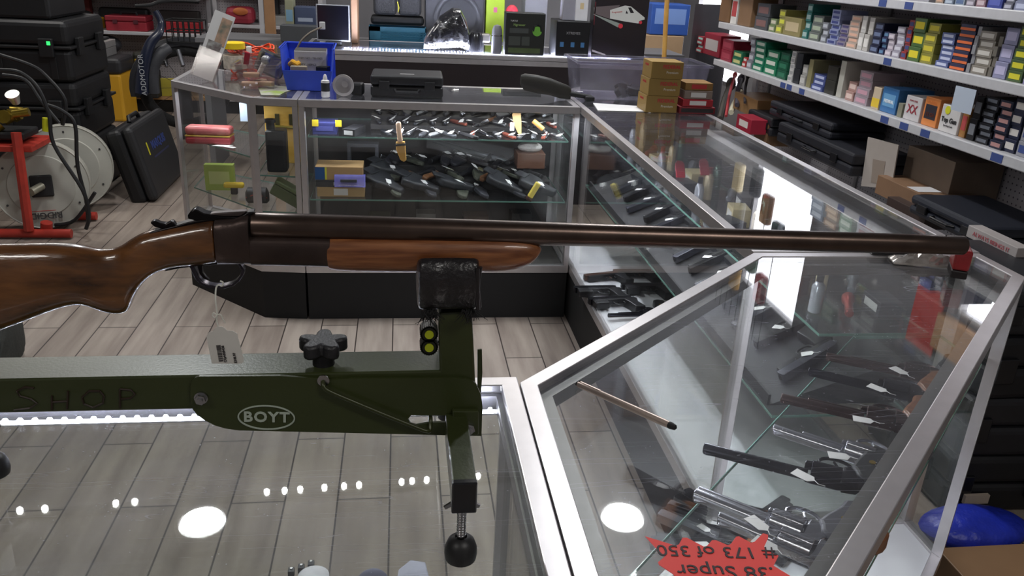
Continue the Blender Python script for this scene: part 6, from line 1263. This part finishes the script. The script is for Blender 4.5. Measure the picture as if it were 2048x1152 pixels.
text('lettering', 'MARQUIS', .072, mat('30407c', .5), basis((.0712, .02, .30), (0, 1, 0), (0, 0, 1)), t, bold=.003); MB().box(.0706, .0716, -.22, -.20, .26, .34).build('yellow_mark', mat('c8c020', .5), t, bevel=.0); MB().box(.0706, .0712, -.15, .2, .225, .238).build('small_print', mat('2c2f4a', .5), t)
# drain machine
t = thing('drain_machine', 'red-framed drain cleaning machine with two white cable drums', 'machine', (-1.95, 4.75, 0)); RED = mat('a83226', .45, 0, .15, 20)
dn = Vector((.30, -.93, .12)).normalized()
def drum(px, py, Y, r, lab):
    c_ = PX(px, py, Y=Y) - t.location; M = basis(c_, dn.cross(Vector((0, 0, 1))) * -1, Vector((0, 0, 1)) - dn * dn.z)
    M = M if (M.to_3x3() @ Vector((0, 0, 1))).dot(dn) > 0 else M @ Matrix.Rotation(PI, 4, 'Y')
    MB().lathe([(.001, -.16), (r * .97, -.16), (r, -.15), (r, .0), (r * .985, .008), (r * .96, .004), (r * .70, .012), (r * .68, .018), (.06, .018), (.001, .018)], 40, M).build('drum', mat('a4a298', .5, 0, .06, 8), t, smooth=True)
    b = MB()
    for i in range(6): q = M @ Vector((r * .84 * math.cos(i * PI / 3 + .5), r * .84 * math.sin(i * PI / 3 + .5), .01)); b.cyl(q, q + dn * .004, .006, n=8)
    b.build('drum_bolts', mat('2c2c2c', .5), t)
    if lab:
        MB().box(-.055, .055, -.06, .06, .018, .035, M).build('hub_plate', BLACKM, t, bevel=.008); MB().cyl(M @ Vector((0, 0, .03)), M @ Vector((-.05, -.02, .10)), .022, n=12).build('crank_hub', mat('8f8c7c', .4, .4), t, smooth=True)
        T_ = M @ Matrix.Translation((.0, -r * .68, .019)) @ Matrix.Rotation(PI, 4, 'Z'); text('brand_lettering', 'RIDGID', .048, mat('3a3a3a', .5), T_, t, bold=.001)
        MB().box(-.07, .05, -r * .58, -r * .565, .018, .0195, M).build('red_underline', mat('a85048', .5), t)
    return c_, M
c2_, M2 = drum(135, 335, 5.0, .245, False)
c1_, M1 = drum(84, 371, 4.68, .240, True)
f0 = PX(-60, 466, Z=.03) - t.location; f1 = PX(143, 467, Z=.03) - t.location; MB().cyl(f0, f1, .024, n=12).build('skid_tube', RED, t, smooth=True)
MB().tube([PX(32, 265, Y=4.5) - t.location, PX(42, 340, Y=4.48) - t.location, PX(58, 460, Y=4.5) - t.location], .026, 8).build('upright_tube', RED, t, smooth=True)
MB().cyl(PX(93, 462, Z=.03) - t.location, PX(93, 445, Y=4.56) - t.location, .03, n=12).build('socket_tube', RED, t, smooth=True)
MB().cyl(PX(100, 432, Z=.03) - t.location, PX(193, 432, Z=.03) - t.location, .024, n=12).build('skid_tube', RED, t, smooth=True)
MB().box(-.50, .05, -.25, .05, .48, .51).build('top_plate', RED, t, bevel=.004)
b = MB(); rg = random.Random(11)
MB().box(-.22, .0, -.2, .0, .53, .57).build('motor_plate', BLACKM, t, bevel=.01)
for i in range(7): q = Vector((-.05 + rg.uniform(-.07, .06), -.16 + rg.uniform(-.05, .05), .60 + rg.uniform(0, .07))); b.cyl(q, q + Vector((rg.uniform(-.06, .08), rg.uniform(-.04, .04), rg.uniform(-.03, .04))), rg.uniform(.02, .035), n=10)
b.build('brass_valve', mat('8f7a2e', .35, .8, .2, 20), t, smooth=True)
q = PX(24, 188, Y=4.6) - t.location; MB().cyl(q, q + Vector((0, .03, -.05)), .035, .02, n=16).build('gauge', mat('c9c9c4', .3, .6), t, smooth=True); MB().cyl(PX(92, 262, Y=4.55) - t.location, PX(92, 236, Y=4.55) - t.location, .018, n=12).build('yellow_cap', mat('c9c81e', .4), t, smooth=True)
for k, pts in enumerate(([(0, 140), (40, 145), (75, 175), (98, 230), (108, 290), (165, 380), (178, 430), (172, 458)], [(95, 210), (125, 222), (150, 250), (155, 330), (172, 400), (176, 440)], [(5, 150), (50, 160), (80, 200), (118, 246)], [(0, 110), (60, 130), (90, 150), (130, 200), (125, 250)], [(190, 385), (150, 440), (110, 450)])):
    MB().tube(smooth([PX(a, b_, Y=4.45 + .05 * k) - t.location for a, b_ in pts], 5), .010, 8).build('cable', mat('18181a', .5), t, smooth=True)
# dark canvas bag on the floor at the picture's left edge
t = thing('canvas_bag', 'grey canvas bag with black strap on floor, left of the stock', 'bag', PX(4, 730, Z=0)); zt_ = PX(20, 640, Y=t.location.y).z - .02
MB().loft([(-.25, 0, .1, .08, .09), (-.18, 0, .16, .13, .16), (-.02, .0, zt_ / 2, .13, zt_ / 2 - .005), (.05, 0, zt_ / 2 - .02, .11, zt_ / 2 - .03), (.08, 0, .2, .05, .16)], 16).build('bag_body', mat('3c3d39', .85, 0, .15, 14, bump=.3, bscale=60), t, smooth=True)
MB().tube(smooth([Vector((-.2, -.14, .3)), Vector((-.06, -.155, zt_ * .75)), Vector((0, -.15, .25)), Vector((.03, -.12, .05))]), .016, 8).build('strap', BLACKM, t, smooth=True)
# ------------------------------------------------------------------ clerk's aisle (lower right)
ai = [(0, .20, '1b1b1e', 'bottom'), (.201, .40, '202024', 'second'), (.401, .60, '17171a', 'third'), (.601, .74, '1f2024', 'top')]
t = cartonbox('carton', 'brown cardboard carton on the floor in the clerk aisle', 'carton', 1.66, 1.40, .0, .42, .50, .09, '8a6a4c')
t = thing('blue_bag', 'bright blue plastic bag between the carton and black cases in aisle', 'bag', (1.66, 1.775, 0)); MB().ball((0, 0, .05), .12, 10, sc=(1.4, .75, .42)).build('bag_body', mat('2436b8', .4, 0, .2, 12, bump=.6, bscale=30), t, smooth=True)
for z0, z1, c_, n_ in ai:
    t = thing('tool_case', 'black plastic tool case in the clerk aisle, %s of its stack' % n_, 'case', (1.825, 2.14, z0), .04 * (len(n_) % 3 - 1), 'black tool cases in the clerk aisle'); h = z1 - z0
    MB().box(-.165, .165, -.24, .24, 0, h * .5).build('base', mat(c_, .45, 0, .1, 20), t, bevel=.02, seg=3); MB().box(-.165, .165, -.24, .24, h * .52, h).build('lid', mat(c_, .45, 0, .1, 20), t, bevel=.02, seg=3)
    for s in (-.12, .12): MB().box(-.177, -.163, s - .03, s + .03, h * .3, h * .7).build('latch', BLACKS, t, bevel=.003); MB().box(s - .03, s + .03, -.252, -.238, h * .3, h * .7).build('latch', BLACKS, t, bevel=.003)
MB()
tag(MB().box(1.70, 1.78, 1.880, 1.892, .05, .08).build('printed_label', mat('b9a99a', .6)), 'small tan label stuck low on the black case stack in aisle', 'label')
t = thing('brown_door_panel', 'dark brown wooden panel standing behind corner case in the aisle', 'panel', (1.24, 1.12, 0), .785); MB().box(-.25, .2, -.012, .012, 0, .60).build('panel', mat('3a2a24', .5, 0, .15, 10), t)

# ------------------------------------------------------------------ near case gadgets and the red pouch by the muzzle
def ng(px, py): return PX(px, py, Z=.80)
tr_ = thing('glass_riser', 'low clear riser inside the near case, under two white gadgets', 'riser', (-.0, .80, .2505)); MB().box(-.30, .10, -.075, .075, .50, .504).box(-.30, -.296, -.075, .075, 0, .50).box(.096, .10, -.075, .075, 0, .50).build('riser', GLASS_PANE, tr_)
zr = .7551
for k, (px, py, lb, c_) in enumerate(((628, 1146, 'white round gadget with black hinge clips inside near case', 'd6d5d8'), (815, 1140, 'pale grey angular gadget inside near case, right of the white one', 'a8a8b8'))):
    p = PX(px, py, Z=zr + .02); t = thing('gadget', lb, 'gadget', (p.x, p.y - .008, zr))
    if k == 0:
        MB().lathe([(.018, 0), (.020, .003), (.020, .022), (.015, .026), (.001, .027)], 24).build('body', mat(c_, .3), t, smooth=True)
        for s, a in ((-.03, .018), (-.018, .024), (-.006, .03)): MB().box(s - .004, s + .004, a - .006, a + .004, .010, .020).build('clip', BLACKP, t, bevel=.001); MB().cyl((s, a, .02), (s, a, .0215), .0018, n=8).build('rivet', STEEL, t)
    else:
        MB().prism([(-.015, -.03), (.03, -.025), (.024, .02), (.004, .026), (-.012, .008)], .022, None, 0).build('body', mat(c_, .3), t, bevel=.002); MB().lathe([(.016, 0), (.022, .003), (.022, .012), (.014, .014)], 20, Matrix.Translation((-.045, .0, 0)) @ Matrix.Rotation(.5, 4, 'X')).build('ring', mat('77778a', .3, .4), t, smooth=True)
p = PX(1925, 556, Z=TOP + .002); t = thing('red_pouch', 'small dark red packet with black bottom standing just past the muzzle', 'packet', (p.x, p.y + .02, TOP + .0015), -.5)
MB().box(-.016, .016, -.03, .03, .018, .06).build('packet', mat('8f1c20', .3, 0, .15, 30, coat=.5, bump=.3, bscale=60), t, bevel=.005, seg=3); MB().box(-.0155, .0155, -.029, .029, 0, .0175).build('base', mat('1b1517', .4), t, bevel=.003)
p = PX(1860, 530, Z=TOP + .002); t = thing('plastic_pack', 'crumpled clear plastic pack lying under the muzzle', 'pack', (p.x + .0, p.y + .01, TOP + .0015), -.25)
b = MB(); nx, ny = 16, 8; rg = random.Random(2); vs = [(-.075 + .15 * i / (nx - 1), -.022 + .044 * j / (ny - 1), .003 + (.018 + rg.uniform(-.007, .007)) * math.sin(PI * i / (nx - 1)) ** .5 * math.sin(PI * (j + .3) / (ny)) ) for i in range(nx) for j in range(ny)]
vs2 = [(x, y, .0) for x, y, z in vs]; n0 = len(vs); fs = [(i * ny + j, (i + 1) * ny + j, (i + 1) * ny + j + 1, i * ny + j + 1) for i in range(nx - 1) for j in range(ny - 1)]
fs2 = [tuple(n0 + a for a in f[::-1]) for f in fs]; rim_ = [i * ny for i in range(nx)] + [(nx - 1) * ny + j for j in range(1, ny)] + [i * ny + ny - 1 for i in range(nx - 2, -1, -1)] + [j for j in range(ny - 2, 0, -1)]
b.add(vs + vs2, fs + fs2 + [(rim_[i], rim_[(i + 1) % len(rim_)], n0 + rim_[(i + 1) % len(rim_)], n0 + rim_[i]) for i in range(len(rim_))]); b.build('wrap', mat('8d8782', .12, .35, 0, 30, col2='c9c4be', coat=1.), t)
p = PX(1785, 508, Z=TOP + .002); tag(MB().box(-.05, .045, -.012, .012, 0, .016, Matrix.Translation((p.x, p.y, TOP + .0015)) @ Matrix.Rotation(-.15, 4, 'Z')).build('black_clip', BLACKS, bevel=.003), 'black glossy clip lying beneath the barrel beside plastic pack', 'clip')
#END
